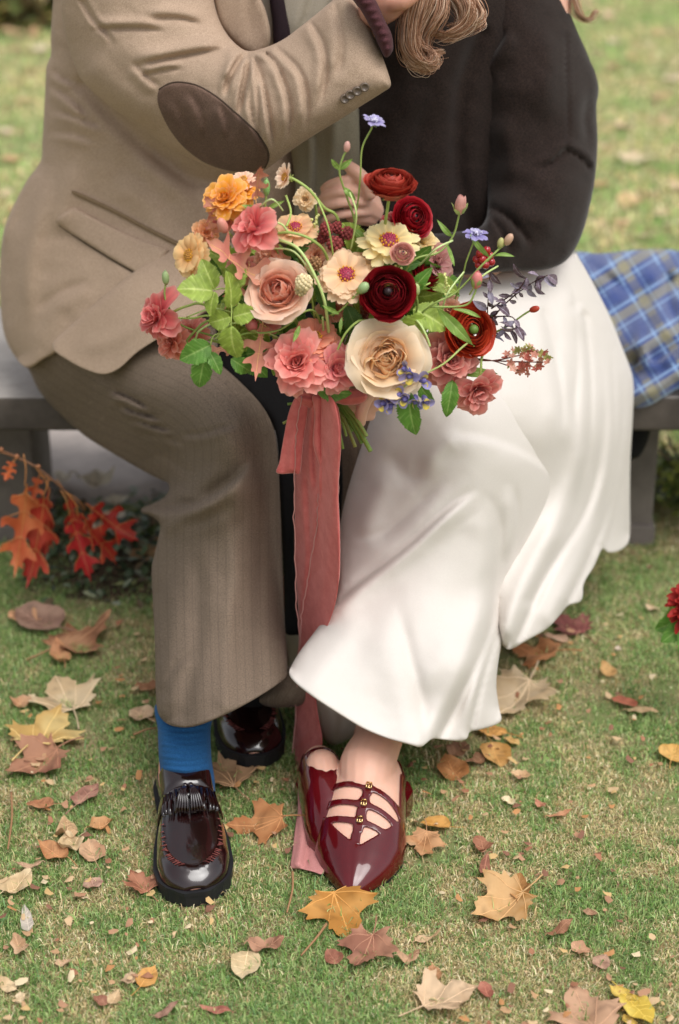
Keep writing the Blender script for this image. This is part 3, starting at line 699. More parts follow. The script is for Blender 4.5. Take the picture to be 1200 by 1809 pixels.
# ---- sweater
SW = [(640, -70), (642, 60), (650, 140), (640, 170), (618, 192), (604, 215), (600, 260), (606, 330), (600, 420), (640, 480), (760, 490), (862, 486), (905, 480), (950, 476), (990, 466), (1030, 400), (1050, 300), (1052, 150), (1040, 100), (1015, 45), (985, -20), (975, -70)]
swc = [(700, -50, 2.86), (850, -50, 2.90), (970, -50, 3.0), (620, 250, 2.84), (750, 200, 2.86), (900, 200, 2.92), (1040, 250, 3.0), (620, 420, 2.84), (760, 470, 2.84), (980, 450, 2.96)]
sweater = inflate('sweater', SW, swc, .09, 90, [([(760, 150), (720, 260), (700, 400)], 40, .012, 's'), ([(850, 60), (815, 160), (810, 300), (830, 400)], 16, .014, 'v', 'ab')], m_sweater, wom, Tb=.12, nz=(.012, 60), smooth=30)
AR = [(868, -70), (866, 20), (862, 70), (852, 110), (848, 150), (852, 230), (856, 300), (862, 360), (850, 400), (800, 410), (700, 420), (640, 440), (640, 480), (720, 486), (800, 486), (862, 483), (905, 478), (950, 478), (985, 470), (1008, 452), (1028, 415), (1042, 365),
      (1052, 310), (1056, 250), (1054, 190), (1058, 158), (1052, 128), (1038, 98), (1020, 55), (1002, 10), (990, -20), (980, -70)]
arc_ = [(870, -60, 2.88), (980, -60, 2.98), (860, 150, 2.86), (960, 150, 2.86), (1056, 180, 2.96), (870, 330, 2.82), (960, 330, 2.80), (1050, 310, 2.88), (700, 450, 2.66), (860, 440, 2.70), (940, 470, 2.74), (1010, 440, 2.80)]
af = [([(856, 110), (880, 80), (900, 50)], 14, .012, 's', 'a'), ([(1054, 305), (1030, 278), (1002, 264), (975, 285), (940, 300)], 8, .009, 's', 'a'), ([(1002, 264), (1004, 200), (1000, 60)], 3.5, .0035, 'c', 'ab'),
      ([(868, 370), (900, 390), (940, 440)], 12, .012, 's', 'a'), ([(866, 385), (885, 410), (900, 455)], 9, .010, 's', 'a'), ([(880, 330), (930, 380), (1000, 400)], 18, .008, 'r'), ([(870, 200), (900, 260), (905, 340)], 22, .008, 'r'),
      ([(960, 30), (970, 120), (960, 220)], 24, .007, 'r'), ([(1040, 160), (1030, 210), (1040, 260)], 12, .006, 's')]
af = [(f[0], f[1], f[2] * 1.6, *f[3:]) for f in af]
swsl = inflate('sweater_sleeve', AR, arc_, .06, 70, af, m_sweater, sweater, Tb=.05, nz=(.010, 40), smooth=30)

# ---- skirt
S1 = [(760, 500), (862, 480), (950, 474), (1012, 448), (1024, 458), (1048, 500), (1078, 560), (1102, 620), (1119, 672), (1118, 740), (1114, 810), (1113, 880), (1113, 940), (1108, 962), (1092, 974), (1074, 976), (1064, 970),
      (1050, 1000), (1032, 1030), (1030, 1052), (1024, 1064), (1004, 1070), (985, 1092), (965, 1112), (930, 1132), (905, 1146), (892, 1144), (880, 1120), (860, 1000), (820, 800), (740, 640)]
c1 = [(770, 520, 2.72), (950, 480, 2.85), (1015, 450, 2.93), (900, 600, 2.66), (1040, 600, 2.86), (1115, 680, 2.96), (900, 760, 2.56), (1000, 760, 2.66), (1110, 820, 2.92), (880, 900, 2.60), (980, 950, 2.60), (1095, 960, 2.88), (900, 1120, 2.46), (1000, 1060, 2.58)]
f1 = [([(1030, 560), (1040, 680), (1036, 800), (1010, 900)], 12, .014, 's', 'a'), ([(960, 560), (985, 680), (990, 780)], 16, .012, 's', 'a'), ([(1075, 600), (1082, 720), (1076, 840), (1040, 960)], 10, .010, 's'), ([(1012, 540), (1016, 640), (1010, 720), (1020, 800)], 16, .010, 's', 'a'), ([(1050, 600), (1064, 700), (1058, 800), (1030, 900), (960, 1020), (905, 1140)], 17, .016, 's', 'b'),
      ([(985, 470), (1020, 540), (1050, 600)], 14, .008, 's'), ([(1090, 640), (1096, 720), (1088, 820), (1070, 900), (1030, 1000), (985, 1090)], 15, .016, 's', 'b'), ([(1108, 700), (1106, 800), (1084, 900), (1062, 975)], 10, .012, 'o', 'b'),
      ([(1010, 700), (1020, 800), (990, 900), (930, 1010), (890, 1110)], 16, .014, 'r', 'b'), ([(940, 500), (970, 560), (985, 640)], 22, .008, 's'), ([(1030, 720), (1042, 830), (1000, 940), (940, 1060)], 12, .010, 'v', 'b')]
skirt = inflate('skirt', S1, c1, .05, 38, f1, m_skirt, wom, Tb=.06, nz=(.006, 70), smooth=20, step=5.5, hem=[(12, 26)])
S2 = [(672, 690), (700, 600), (800, 560), (880, 560), (960, 600), (1000, 690), (1010, 770), (1002, 840), (975, 900), (940, 962), (910, 1012), (900, 1050), (894, 1100), (882, 1160), (877, 1210), (882, 1250), (886, 1272), (872, 1282), (848, 1289), (830, 1293),
      (826, 1304), (812, 1309), (785, 1307), (765, 1305), (752, 1314), (742, 1320), (715, 1313), (680, 1303), (640, 1286), (600, 1262), (560, 1236), (528, 1212), (512, 1194), (514, 1178), (532, 1148), (562, 1108), (590, 1068), (598, 1030), (598, 960), (606, 900), (622, 840), (645, 770)]
c2 = [(690, 680, 2.56), (800, 600, 2.62), (960, 620, 2.78), (1000, 720, 2.74), (1005, 830, 2.70), (840, 720, 2.50), (900, 830, 2.50), (700, 800, 2.50), (640, 850, 2.52), (780, 900, 2.44), (610, 1000, 2.46), (720, 1050, 2.38), (900, 1040, 2.50), (850, 1000, 2.44),
      (520, 1190, 2.28), (640, 1200, 2.28), (740, 1310, 2.22), (700, 1280, 2.24), (870, 1270, 2.36), (820, 1180, 2.32), (885, 1150, 2.42), (800, 1300, 2.30)]
f2 = [([(596, 1068), (640, 1030), (720, 968), (790, 905), (838, 872), (856, 872)], 15, .022, 'o', 'a'), ([(605, 960), (680, 950), (740, 900), (800, 850)], 26, .010, 's'),
      ([(836, 872), (868, 900), (876, 960), (866, 1060), (850, 1180)], 24, .014, 's'), ([(680, 790), (720, 838), (736, 830), (760, 800)], 18, .005, 'v'), ([(780, 770), (850, 775), (920, 800), (985, 838)], 22, .008, 'o', 'b'),
      ([(820, 765), (780, 790), (745, 850)], 20, .010, 'r'), ([(905, 850), (912, 920), (900, 1000)], 12, .012, 's'), ([(990, 740), (1000, 800), (990, 860)], 14, .010, 'r'),
      ([(882, 1020), (860, 1110), (815, 1220), (768, 1306)], 20, .022, 's', 'b'), ([(900, 1040), (872, 1130), (850, 1200), (828, 1296)], 11, .014, 's', 'b'), ([(690, 1060), (712, 1150), (735, 1240), (742, 1315)], 30, .010, 's', 'b'),
      ([(640, 1060), (600, 1140), (560, 1200)], 26, .007, 'r', 'b'), ([(830, 1060), (790, 1160), (740, 1240)], 28, .010, 'r'), ([(700, 820), (660, 900), (640, 980)], 24, .010, 'r'),
      ([(800, 640), (880, 680), (950, 740)], 26, .008, 's')]
inflate('skirt_front', S2, c2, .045, 40, f2, m_skirt, skirt, Tb=.03, nz=(.005, 60), smooth=20, step=5.5, hem=[(15, 33)])
inflate('skirt_lining', [(530, 1190), (548, 1240), (560, 1275), (575, 1308), (590, 1316), (612, 1308), (640, 1290), (660, 1240), (600, 1200)], [(560, 1240, 2.42), (600, 1300, 2.38), (640, 1250, 2.4)], .012, 12, [([(590, 1220), (600, 1260), (596, 1310)], 10, .006, 's', 'ab')], m_skirtin, skirt, Tb=.01)
inflate('skirt_lining', [(500, 1118), (505, 1150), (508, 1180), (484, 1212), (495, 1222), (530, 1218), (560, 1190), (560, 1120)], [(520, 1150, 2.62), (500, 1215, 2.62)], .01, 8, [], m_skirtin, skirt, Tb=.01)
# blanket on the bench
m_plaid, nt, bs = nmat('blue_plaid_wool'); uvv = texco(nt, 'UV'); mp_ = nt.nodes.new('ShaderNodeMapping'); mp_.inputs['Rotation'].default_value = (0, 0, .55); nt.links.new(uvv, mp_.inputs[0])
s_ = nt.nodes.new('ShaderNodeSeparateXYZ'); nt.links.new(mp_.outputs[0], s_.inputs[0])
def stripe(ch, per, ctr, w): return math_(nt, 'LESS_THAN', math_(nt, 'ABSOLUTE', math_(nt, 'SUBTRACT', math_(nt, 'FRACT', math_(nt, 'MULTIPLY', s_.outputs[ch], 1 / per)), ctr)), w)
cc = lin('#45547f'); cur = cc
for ch in (0, 1):
    cur = mix_(nt, math_(nt, 'MULTIPLY', stripe(ch, .062, .25, .13), .55), cur, lin('#2c3e76'))
    cur = mix_(nt, math_(nt, 'MULTIPLY', stripe(ch, .062, .72, .11), .5), cur, lin('#8d8558'))
    cur = mix_(nt, math_(nt, 'MULTIPLY', stripe(ch, .062, .5, .035), .6), cur, lin('#86a4c8'))
    cur = mix_(nt, math_(nt, 'MULTIPLY', stripe(ch, .062, .96, .025), .5), cur, lin('#86a4c8'))
nt.links.new(cur, bs.inputs['Base Color']); bs.inputs['Roughness'].default_value = .95; bs.inputs['Sheen Weight'].default_value = .3
bump_(nt, bs, noise_(nt, texco(nt), 500, 3, .7), .4, .001)
BL = [(1000, 452), (1060, 448), (1120, 442), (1170, 440), (1210, 446), (1290, 470), (1330, 560), (1300, 670), (1235, 690), (1200, 688), (1172, 704), (1150, 716), (1120, 722), (1095, 700), (1080, 640), (1020, 560)]
bf0 = []; bf = [([(1030, 500), (1090, 470), (1170, 450)], 22, .035, 'r'), ([(1070, 590), (1130, 530), (1200, 500), (1280, 500)], 20, .04, 'v'), ([(1180, 450), (1175, 520), (1200, 600)], 18, .04, 's'), ([(1100, 640), (1150, 600), (1240, 570)], 22, .035, 'r'), ([(1136, 560), (1142, 620), (1160, 640), (1200, 610), (1260, 560)], 9, .035, 'o', 'b'), ([(1120, 660), (1140, 600), (1138, 585)], 9, .03, 's'), ([(1040, 470), (1080, 500), (1120, 530)], 16, .02, 's', 'a'),
      ([(1130, 450), (1180, 500), (1260, 520)], 22, .02, 's'), ([(1110, 700), (1150, 690), (1200, 650)], 12, .02, 'r')]
blanket = inflate('plaid_blanket', BL, [(1020, 470, 3.30), (1180, 445, 3.42), (1300, 480, 3.42), (1100, 580, 3.15), (1300, 600, 3.1), (1120, 715, 3.0), (1200, 680, 3.0)], .05, 30, bf, m_plaid, Tb=.02, nz=(.035, 40), smooth=10)
tag(blanket, 'crumpled blue plaid wool blanket lying on the right end of the bench', 'blanket')
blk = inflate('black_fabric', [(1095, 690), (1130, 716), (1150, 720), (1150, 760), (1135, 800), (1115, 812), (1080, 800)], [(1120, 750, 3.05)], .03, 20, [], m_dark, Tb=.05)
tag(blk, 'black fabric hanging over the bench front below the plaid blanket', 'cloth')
# =================================================================== BODIES (one continuous skin each, remeshed from overlapping limbs)
def chain(mb, pts, rad, k=10, n_per=6):
    p = np.array([tuple(q) for q in pts], float)
    V, F = tube(p, rad, k, n_per); mb.add(V, F)
    for q, r in ((p[0], rad[0]), (p[-1], rad[-1])): mb.add(*ellipsoid(q, (r, r, r), nu=k, nv=7))
def fuse(name, mb, mat, voxel, origin, smooth=3):
    me = mesh_np(name, np.concatenate(mb.V), mb.F, mats=[mat]); tmp = bpy.data.objects.new('tmp', me); COL.objects.link(tmp)
    r = tmp.modifiers.new('r', 'REMESH'); r.mode = 'VOXEL'; r.voxel_size = voxel; r.adaptivity = 0
    s = tmp.modifiers.new('s', 'SMOOTH'); s.factor = .5; s.iterations = smooth
    dg = bpy.context.evaluated_depsgraph_get(); ev = tmp.evaluated_get(dg); em = bpy.data.meshes.new_from_object(ev)
    em.transform(Matrix.Translation(-Vector(origin))); em.polygons.foreach_set('use_smooth', [True] * len(em.polygons)); em.update()
    bpy.data.objects.remove(tmp); return em

# ---- shoe forms: stations (s, half width, sole z, top z), foot frame M maps (x across, y heel->toe, z up)
def foot_frame(heel, toe):
    y = (toe - heel); L = y.length; y.normalize(); z = Vector((0, 0, 1)); x = y.cross(z)
    M = Matrix.Identity(4)
    for i in range(3): M[i][0] = x[i]; M[i][1] = y[i]; M[i][2] = z[i]; M[i][3] = heel[i]
    return M, L
def xf(M, V): return np.asarray(V) @ np.array(M.to_3x3()).T + np.array(M.translation)
def form(st, L, bend, ns, nth, sq=.75, scale=1.0, dz=0.0):
    st = np.array(st); s = np.linspace(0, 1, ns)
    w = np.interp(s, st[:, 0], st[:, 1]); zb = np.interp(s, st[:, 0], st[:, 2]); zt = np.interp(s, st[:, 0], st[:, 3])
    kern = np.array([1, 2, 3, 2, 1]) / 9.
    def sm(a): b = np.convolve(np.pad(a, 2, 'edge'), kern, 'valid'); b[0], b[-1] = a[0], a[-1]; return b
    w, zb, zt = sm(sm(w)), sm(zb), sm(sm(zt))
    th = np.linspace(0, math.pi, nth)
    cx = np.sign(np.cos(th)) * np.abs(np.cos(th)) ** sq; sz = np.abs(np.sin(th)) ** (sq * 1.1)
    bx = np.interp(s, np.linspace(0, 1, len(bend)), bend)
    V = np.stack([bx[:, None] + w[:, None] * cx * scale, np.broadcast_to((s * L)[:, None], (len(s), nth)), zb[:, None] + dz + (zt - zb)[:, None] * sz * scale], -1)
    return s, th, V
def shell(name, s, th, V, keep, M, mat, parent, thick=.0016):
    ns, nt_ = len(s), len(th); F = []
    for i in range(ns - 1):
        for j in range(nt_ - 1):
            if keep((s[i] + s[i + 1]) / 2, (th[j] + th[j + 1]) / 2): F.append((i * nt_ + j, (i + 1) * nt_ + j, (i + 1) * nt_ + j + 1, i * nt_ + j + 1))
    V = V.reshape(-1, 3).copy(); cnt = {}
    for f in F:
        for a, b in zip(f, f[1:] + f[:1]): e = (min(a, b), max(a, b)); cnt[e] = cnt.get(e, 0) + 1
    nb = {}
    for (a, b), c in cnt.items():
        if c == 1: nb.setdefault(a, []).append(b); nb.setdefault(b, []).append(a)
    ks = [k for k in nb if len(nb[k]) == 2]; A = np.array([nb[k] for k in ks]); ks = np.array(ks)
    for _ in range(8): V[ks] = V[ks] * .4 + (V[A[:, 0]] + V[A[:, 1]]) * .3
    W = xf(M, V); used = sorted({k for f in F for k in f}); mp = {k: i for i, k in enumerate(used)}
    o = obj(name, W[used], [tuple(mp[k] for k in f) for f in F], mat, parent)
    sd = o.modifiers.new('thickness', 'SOLIDIFY'); sd.thickness = thick; sd.offset = 1
    ss = o.modifiers.new('soft', 'SMOOTH'); ss.factor = .5; ss.iterations = 2; o.modifiers.move(1, 0)
    return o
def solid_form(mb, s, th, V, M):
    ns, nt_ = len(s), len(th); W = xf(M, V.reshape(-1, 3))
    F = [(i * nt_ + j, (i + 1) * nt_ + j, (i + 1) * nt_ + (j + 1) % nt_, i * nt_ + (j + 1) % nt_) for i in range(ns - 1) for j in range(nt_)]
    F += [tuple(range(nt_))[::-1], tuple((ns - 1) * nt_ + j for j in range(nt_))]; mb.add(W, F)
def sole(name, st, L, bend, z0, z1, M, mat, parent, grow=.003, heelh=0, s0=0., s1=1., bot=None):
    st = np.array(st); ss_ = np.linspace(s0, s1, 40); ss_ = np.unique(np.r_[ss_, np.linspace(s1 - .06 * (s1 - s0), s1, 8)])
    w = np.interp(ss_, st[:, 0], st[:, 1]) + grow; bx = np.interp(ss_, np.linspace(0, 1, len(bend)), bend); zb = np.interp(ss_, st[:, 0], st[:, 2])
    y = ss_ * L; y = y + np.interp(ss_, [s0, s0 + .02, s1 - .02, s1], [-grow, 0, 0, grow])
    O = np.r_[np.c_[bx - w, y], np.c_[bx + w, y][::-1]]; zz = np.r_[zb, zb[::-1]]; n = len(O)
    top = np.c_[O, zz + z1]; lo = np.c_[O, (zz + z0) if bot is None else np.full(n, bot)]; mid = np.c_[O * 1.0, (top[:, 2] * .5 + lo[:, 2] * .5)]
    V = np.vstack([lo, mid, top]); F = [(i + k * n, (i + 1) % n + k * n, (i + 1) % n + (k + 1) * n, i + (k + 1) * n) for i in range(n) for k in (0, 1)]
    m = n // 2
    for i in range(m - 1):
        a, b, c, d = i, i + 1, n - 2 - i, n - 1 - i
        F += [(a, b, c, d), (2 * n + d, 2 * n + c, 2 * n + b, 2 * n + a)]
    return obj(name, xf(M, V), F, mat, parent, smooth=False)

# ---- loafers
LST = [(0, .020, .020, .066), (.04, .030, .020, .074), (.12, .037, .020, .078), (.30, .037, .020, .084), (.42, .040, .020, .094), (.52, .045, .020, .090), (.65, .050, .020, .074), (.8, .052, .020, .062), (.9, .046, .020, .053), (.96, .034, .021, .045), (.99, .020, .022, .037), (1, .010, .022, .030)]
def loafer(heel, toe, sgn, label):
    M, L = foot_frame(heel, toe); bend = [0, -.002 * sgn, -.004 * sgn, 0, .004 * sgn]
    root = base_obj('loafer', None, man, M); root['label'] = label; root.empty_display_size = .05
    s, th, V = form(LST, L, bend, 90, 61, .72)
    # moccasin toe: plate sunk a little inside a raised seam
    for i, si in enumerate(s):
        for j, t in enumerate(th):
            if si > .55:
                a = abs(t - math.pi / 2); lim = .86 * max(0, 1 - ((si - .55) / .375) ** 3.2) ** .5 if si < .925 else 0
                d = a - lim
                if si < .94: V[i, j, 2] += .0034 * math.exp(-((d) / .10) ** 2) - (.0018 if d < 0 else 0)
    shell('upper', s, th, V, lambda a, t: not (a < .40 and .045 < a and abs(t - math.pi / 2) < (1.12 if a < .36 else 1.12 * (.40 - a) / .04)), M, m_oxblood, root, .0022)
    sole('sole', LST, L, bend, -.018, .004, M, m_soleblk, root, .005)
    sole('welt', LST, L, bend, .0005, .0065, M, m_soleblk, root, .0065)
    def on(si, t, h=0):
        i = int(np.argmin(abs(s - si))); j = int(np.argmin(abs(th - t))); p = V[i, j]; q = V[min(i + 1, len(s) - 1), j] - V[i - 1, j]; r_ = V[i, min(j + 1, 60)] - V[i, max(j - 1, 0)]
        n = np.cross(r_, q); n = n / (np.linalg.norm(n) + 1e-9); n = n if n[2] > 0 else -n; return p + n * h
    # seam stitches
    mb = MB(); m = 46
    for k in range(m):
        u = -1 + 2 * (k + .5) / m; si = .56 + (.915 - .56) * (1 - abs(u) ** 1.9) ** .52; lim = .86 * max(0, 1 - ((si - .55) / .375) ** 3.2) ** .5; t = math.pi / 2 + (lim if u < 0 else -lim)
        a = on(si, t - .05, .0038); b = on(si, t + .05, .0038); c = (a + b) / 2 + np.array([0, 0, .0006]); d = (b - a); d[1] += .001
        V2, F2 = tube([c - d * .5, c + d * .5], (.0008, .0008), 5, 1); mb.add(xf(M, V2), F2)
    mb.build('stitching', m_thread, root)['kind'] = 'stuff'
    # saddle strap over the instep
    mb = MB(); rows = [(.44, .0045), (.455, .006), (.52, .006), (.535, .0045)]; tt = np.linspace(.25, math.pi - .25, 40)
    VV = np.array([on(a + .0 , t, h) for a, h in rows for t in tt]); FF = [(i * 40 + j, (i + 1) * 40 + j, (i + 1) * 40 + j + 1, i * 40 + j + 1) for i in range(3) for j in range(39)]
    mb.add(xf(M, VV), FF); o = mb.build('saddle_strap', m_oxblood, root); o.modifiers.new('t', 'SOLIDIFY').thickness = .002
    # tongue rising over the sock
    tt = np.linspace(.62, math.pi - .62, 16); VV = []
    for a, lift in ((.47, .004), (.42, .007), (.37, .014), (.33, .021), (.315, .0235)):
        for t in tt:
            p = on(.42, t, .003); VV.append([p[0] * (1 - .4 * (.42 - a)), a * L, p[2] + lift - .004])
    FF = [(i * 16 + j, (i + 1) * 16 + j, (i + 1) * 16 + j + 1, i * 16 + j + 1) for i in range(4) for j in range(15)]
    o = obj('tongue', xf(M, np.array(VV)), FF, m_oxblood, root); o.modifiers.new('t', 'SOLIDIFY').thickness = .003
    # fringed kiltie: separate leather strips
    for k in range(12):
        t = math.pi / 2 + (k - 5.5) * .115; mb = MB(); pr = []
        for a, h in ((.50, .0075), (.545, .010), (.585, .0105), (.615 + .01 * math.cos((k - 5.5) * .5), .0085)):
            c = on(a, t, h + .001 * (k % 2)); pr.append(c)
        pr = np.array(pr); w = .0026; VV = np.vstack([pr - [w, 0, 0], pr + [w, 0, 0]]); FF = [(i, i + 1, i + 5, i + 4) for i in range(3)]
        mb.add(xf(M, VV), FF); o = mb.build('fringe_strip', m_oxblood, root); o.modifiers.new('t', 'SOLIDIFY').thickness = .0016
    # two tassels
    for q, dx in enumerate((-.008, .013)):
        mb = MB(); top = on(.50, math.pi / 2, .013) + [dx * .4, 0, 0]
        mb.add(*[xf(M, a) if i == 0 else a for i, a in enumerate(ellipsoid(top, (.0045, .005, .004)))])
        for k in range(5):
            a = (k - 2) * .10 + dx * 16; d = np.array([math.sin(a), math.cos(a), 0]); e = top + d * .044; e[2] = on(.5 + .044 / L, math.pi / 2, .0155)[2] - abs(k - 2) * .0012
            V2, F2 = tube([top, top + d * .015 + [0, 0, .004], top + d * .030 + [0, 0, .001], e], (.0018, .0019, .0020, .0021), 5, 2); mb.add(xf(M, V2), F2)
        mb.build('tassel', m_oxblood, root)
    return M, L, s, th, V
bm_man = MB()
near = loafer(G(316, 1388), G(352, 1600), 1, 'near oxblood tassel loafer, fully in view')
far = loafer(G(428, 1165), G(446, 1358), -1, 'far oxblood tassel loafer in shadow behind')
for M, L, s, th, V in (near, far):
    V2 = V.copy(); V2[..., 0] *= .88; V2[..., 2] = .022 + (V2[..., 2] - .022) * .90; solid_form(bm_man, s, th, V2, M)

def yz(o, dy, dz): return None
# man's skeleton volume
hipn, hipf = (170, 600, 3.03), (330, 560, 3.03)
kn, kf = (425, 770, 2.55), (665, 720, 2.72)
an, af_ = tuple(near[0] @ Vector((0, .055, .10))), tuple(far[0] @ Vector((0, .075, .10)))
PT = lambda t: tuple(P(*t))
chain(bm_man, [PT(hipn), PT((300, 690, 2.80)), PT(kn)], (.085, .07, .052)); chain(bm_man, [PT(kn), PT((385, 1000, 2.46)), an, tuple(near[0] @ Vector((0, .08, .05)))], (.05, .044, .030, .032))
chain(bm_man, [PT(hipf), PT((520, 640, 2.92)), PT(kf)], (.085, .065, .048)); chain(bm_man, [PT(kf), PT((620, 950, 2.66)), af_, tuple(far[0] @ Vector((0, .08, .05)))], (.045, .04, .032, .032))
chain(bm_man, [PT((250, 560, 3.04)), PT((250, 400, 3.02)), PT((260, 150, 3.0)), PT((280, -60, 2.98))], (.11, .11, .12, .12))
chain(bm_man, [PT((240, 560, 3.04)), PT((330, 300, 3.0)), PT((380, 0, 2.98))], (.10, .10, .10))
chain(bm_man, [PT((290, -100, 2.98)), PT((360, -230, 2.93)), PT((420, -330, 2.88))], (.11, .06, .058))
bm_man.add(*ellipsoid(PT((470, -440, 2.84)), (.085, .10, .12), nu=16, nv=12))
chain(bm_man, [PT((210, -90, 2.90)), PT((280, 80, 2.85)), PT((420, 230, 2.74))], (.05, .046, .036)); chain(bm_man, [PT((420, 230, 2.74)), PT((540, 140, 2.70)), PT((640, 48, 2.66)), PT((668, 14, 2.64))], (.036, .033, .024, .026))
# hand held up to the other person's face
chain(bm_man, [PT((662, 20, 2.63)), PT((690, -2, 2.62)), PT((716, -40, 2.62))], (.026, .030, .026)); chain(bm_man, [PT((672, 4, 2.66)), PT((700, -40, 2.65))], (.022, .022))
for (a, b, c), r in zip((((716, -30, 2.60), (742, -60, 2.60), (764, -84, 2.63)), ((712, -44, 2.60), (736, -78, 2.60), (756, -104, 2.63)), ((704, -54, 2.61), (722, -92, 2.61), (738, -120, 2.64)), ((694, -58, 2.63), (704, -96, 2.63), (714, -122, 2.66))), (.0095, .0098, .0092, .008)):
    chain(bm_man, [PT(a), PT(b), PT(c)], (r * 1.1, r, r * .8), 8)
chain(bm_man, [PT((690, 8, 2.60)), PT((716, 4, 2.58)), PT((740, -14, 2.58))], (.012, .011, .009), 8)
em = fuse('body', bm_man, m_skin_m, .0040, man.location, 4); o = base_obj('body', em, man, WM[man.name].copy())
# sock with soft ribs
SK = [(280, 1240), (279, 1290), (281, 1340), (286, 1385), (300, 1420), (372, 1420), (380, 1385), (374, 1340), (372, 1290), (374, 1240)]
inflate('sock', SK, [(320, 1240, 2.31), (320, 1330, 2.235), (320, 1400, 2.205), (370, 1330, 2.245)], .040, 44, [([(278, 1282 + i * 10.5), (330, 1287 + i * 10.5), (376, 1280 + i * 10.5)], 4.0, .0045 + .0015 * (i % 2), 'r', 'ab') for i in range(8)], m_sock, man, Tb=.03, step=3.5)
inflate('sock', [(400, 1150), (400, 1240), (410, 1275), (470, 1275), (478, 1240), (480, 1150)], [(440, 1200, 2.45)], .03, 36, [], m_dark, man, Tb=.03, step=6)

# ---- pointed patent shoes with three buckled straps
bm_w = MB()
WST0 = [(0, .018, .040, .078), (.04, .028, .040, .092), (.12, .034, .039, .094), (.25, .036, .034, .092), (.40, .038, .020, .086), (.55, .041, .010, .070), (.68, .041, .006, .054), (.78, .035, .006, .042), (.87, .025, .006, .033), (.94, .015, .006, .025), (.98, .0075, .006, .019), (1, .003, .006, .014)]
FST = [(0, .036, .040, .086), (.04, .046, .040, .100), (.12, .052, .039, .104), (.25, .055, .034, .104), (.40, .058, .022, .094), (.55, .062, .012, .077), (.68, .059, .007, .059), (.78, .049, .006, .048), (.87, .035, .006, .038), (.94, .021, .006, .028), (.98, .011, .006, .020), (1, .005, .006, .014)]
def pump(heel, toe, stn, straps, label):
    M, L = foot_frame(heel, toe); bend = np.array([0, 0, .001, .001, 0, -.001, -.002, 0])
    root = base_obj('strap_shoe', None, wom, M); root['label'] = label
    s, th, V = form(stn, L, bend, 170, 91, .85); hp = math.pi / 2
    # raised seam down the middle of the toe
    for i, si in enumerate(s):
        if si > .74: V[i, :, 2] += .0009 * min(1, (si - .74) / .05) * np.exp(-((th - hp) / .09) ** 2)
    sc = lambda c, t: c + .055 * (t - hp)
    def keep(a, t):
        d = abs(t - hp)
        if not straps: return a > .10 or d > .8
        if a < .16: return d > .95 + .3 * (a / .16) or a < .03
        lim = 1.0 if a < .50 else 1.0 * max(0, 1 - ((a - .50) / .27) ** 1.2)
        if d > lim: return True
        if .40 < a and abs(t - hp - .10 + .5 * (a - .42)) < .085: return True
        for c in straps:
            if abs(a - sc(c, t)) < .017 + .02 * max(0, d) ** 5: return True
        return False
    shell('upper', s, th, V, keep, M, m_patent, root, .0018)
    sole('sole', stn, L, bend, -.005, .0012, M, m_soleblk, root, .0012, s0=0, s1=.995)
    sole('heel_block', [(a, b * (1.22 if straps else 1.12) if a < .2 else b, c, d) for a, b, c, d in stn], L, bend, -.04, -.004, M, m_patent, root, .0, s0=-.01, s1=.22, bot=.0)
    for k, c in enumerate(straps):
        t0 = hp + .10 - .5 * (c - .42); i = int(np.argmin(abs(s - sc(c, t0)))); j = int(np.argmin(abs(th - t0))); p_ = V[i, j] + [0, 0, .0035]; q = V[i, j + 2] - V[i, j - 2]; q = q / np.linalg.norm(q); mb = MB()
        for a, b in (((-1, -1), (1, -1)), ((1, -1), (1, 1)), ((1, 1), (-1, 1)), ((-1, 1), (-1, -1)), ((0, -1), (0, 1))):
            A = p_ + q * a[0] * .0036 + np.array([0, 1, -.2]) * a[1] * .0052 + [0, 0, .0016]; B = p_ + q * b[0] * .0036 + np.array([0, 1, -.2]) * b[1] * .0052 + [0, 0, .0016]
            V2, F2 = tube([A, B], (.0011, .0011), 6, 1); mb.add(xf(M, V2), F2)
        mb.build('buckle', m_gold, root)
    return M, L, s, th, V
pl = pump(G(560, 1396), G(610, 1548), WST0, (), 'burgundy patent shoe tucked behind, its block heel showing at the left')
pr_ = pump(G(655, 1404), G(622, 1590), [(a, b * 1.08, c, d) for a, b, c, d in FST], (.42, .53, .63), 'front burgundy patent shoe with three buckled straps')
for M, L, s, th, V in (pl, pr_):
    V2 = V.copy(); V2[..., 0] *= .98; zb = V2[..., :1, 2]; V2[..., 2] = zb + (V2[..., 2] - zb) * .98; k = s < .93; solid_form(bm_w, s[k], th, V2[k], M)
al, ar_ = tuple(pl[0] @ Vector((0, .055, .105))), tuple(pr_[0] @ Vector((0, .055, .105)))
chain(bm_w, [PT((900, 640, 2.80)), PT((870, 830, 2.60)), PT((760, 1050, 2.48)), PT((690, 1230, 2.36)), PT((660, 1290, 2.36)), PT((640, 1350, 2.32)), tuple(pl[0] @ Vector((0, .095, .055)))], (.075, .052, .048, .034, .030, .026, .022), 14)
chain(bm_w, [PT((955, 630, 2.92)), PT((940, 800, 2.70)), PT((820, 1050, 2.50)), PT((690, 1250, 2.33)), PT((668, 1310, 2.27)), tuple(pr_[0] @ Vector((.000, .050, .090))), tuple(pr_[0] @ Vector((0, .090, .062)))], (.075, .052, .046, .040, .037, .043, .036), 16)
for M in (pl[0], pr_[0]):      # ankle bones and instep
    chain(bm_w, [tuple(M @ Vector((0, .045, .075))), tuple(M @ Vector((0, .085, .062)))], (.027, .024), 12)
chain(bm_w, [PT((925, 560, 3.06)), PT((880, 560, 2.95)), PT((870, 640, 2.80))], (.07, .07, .07)); chain(bm_w, [PT((940, 570, 3.06)), PT((960, 620, 2.92))], (.06, .06))
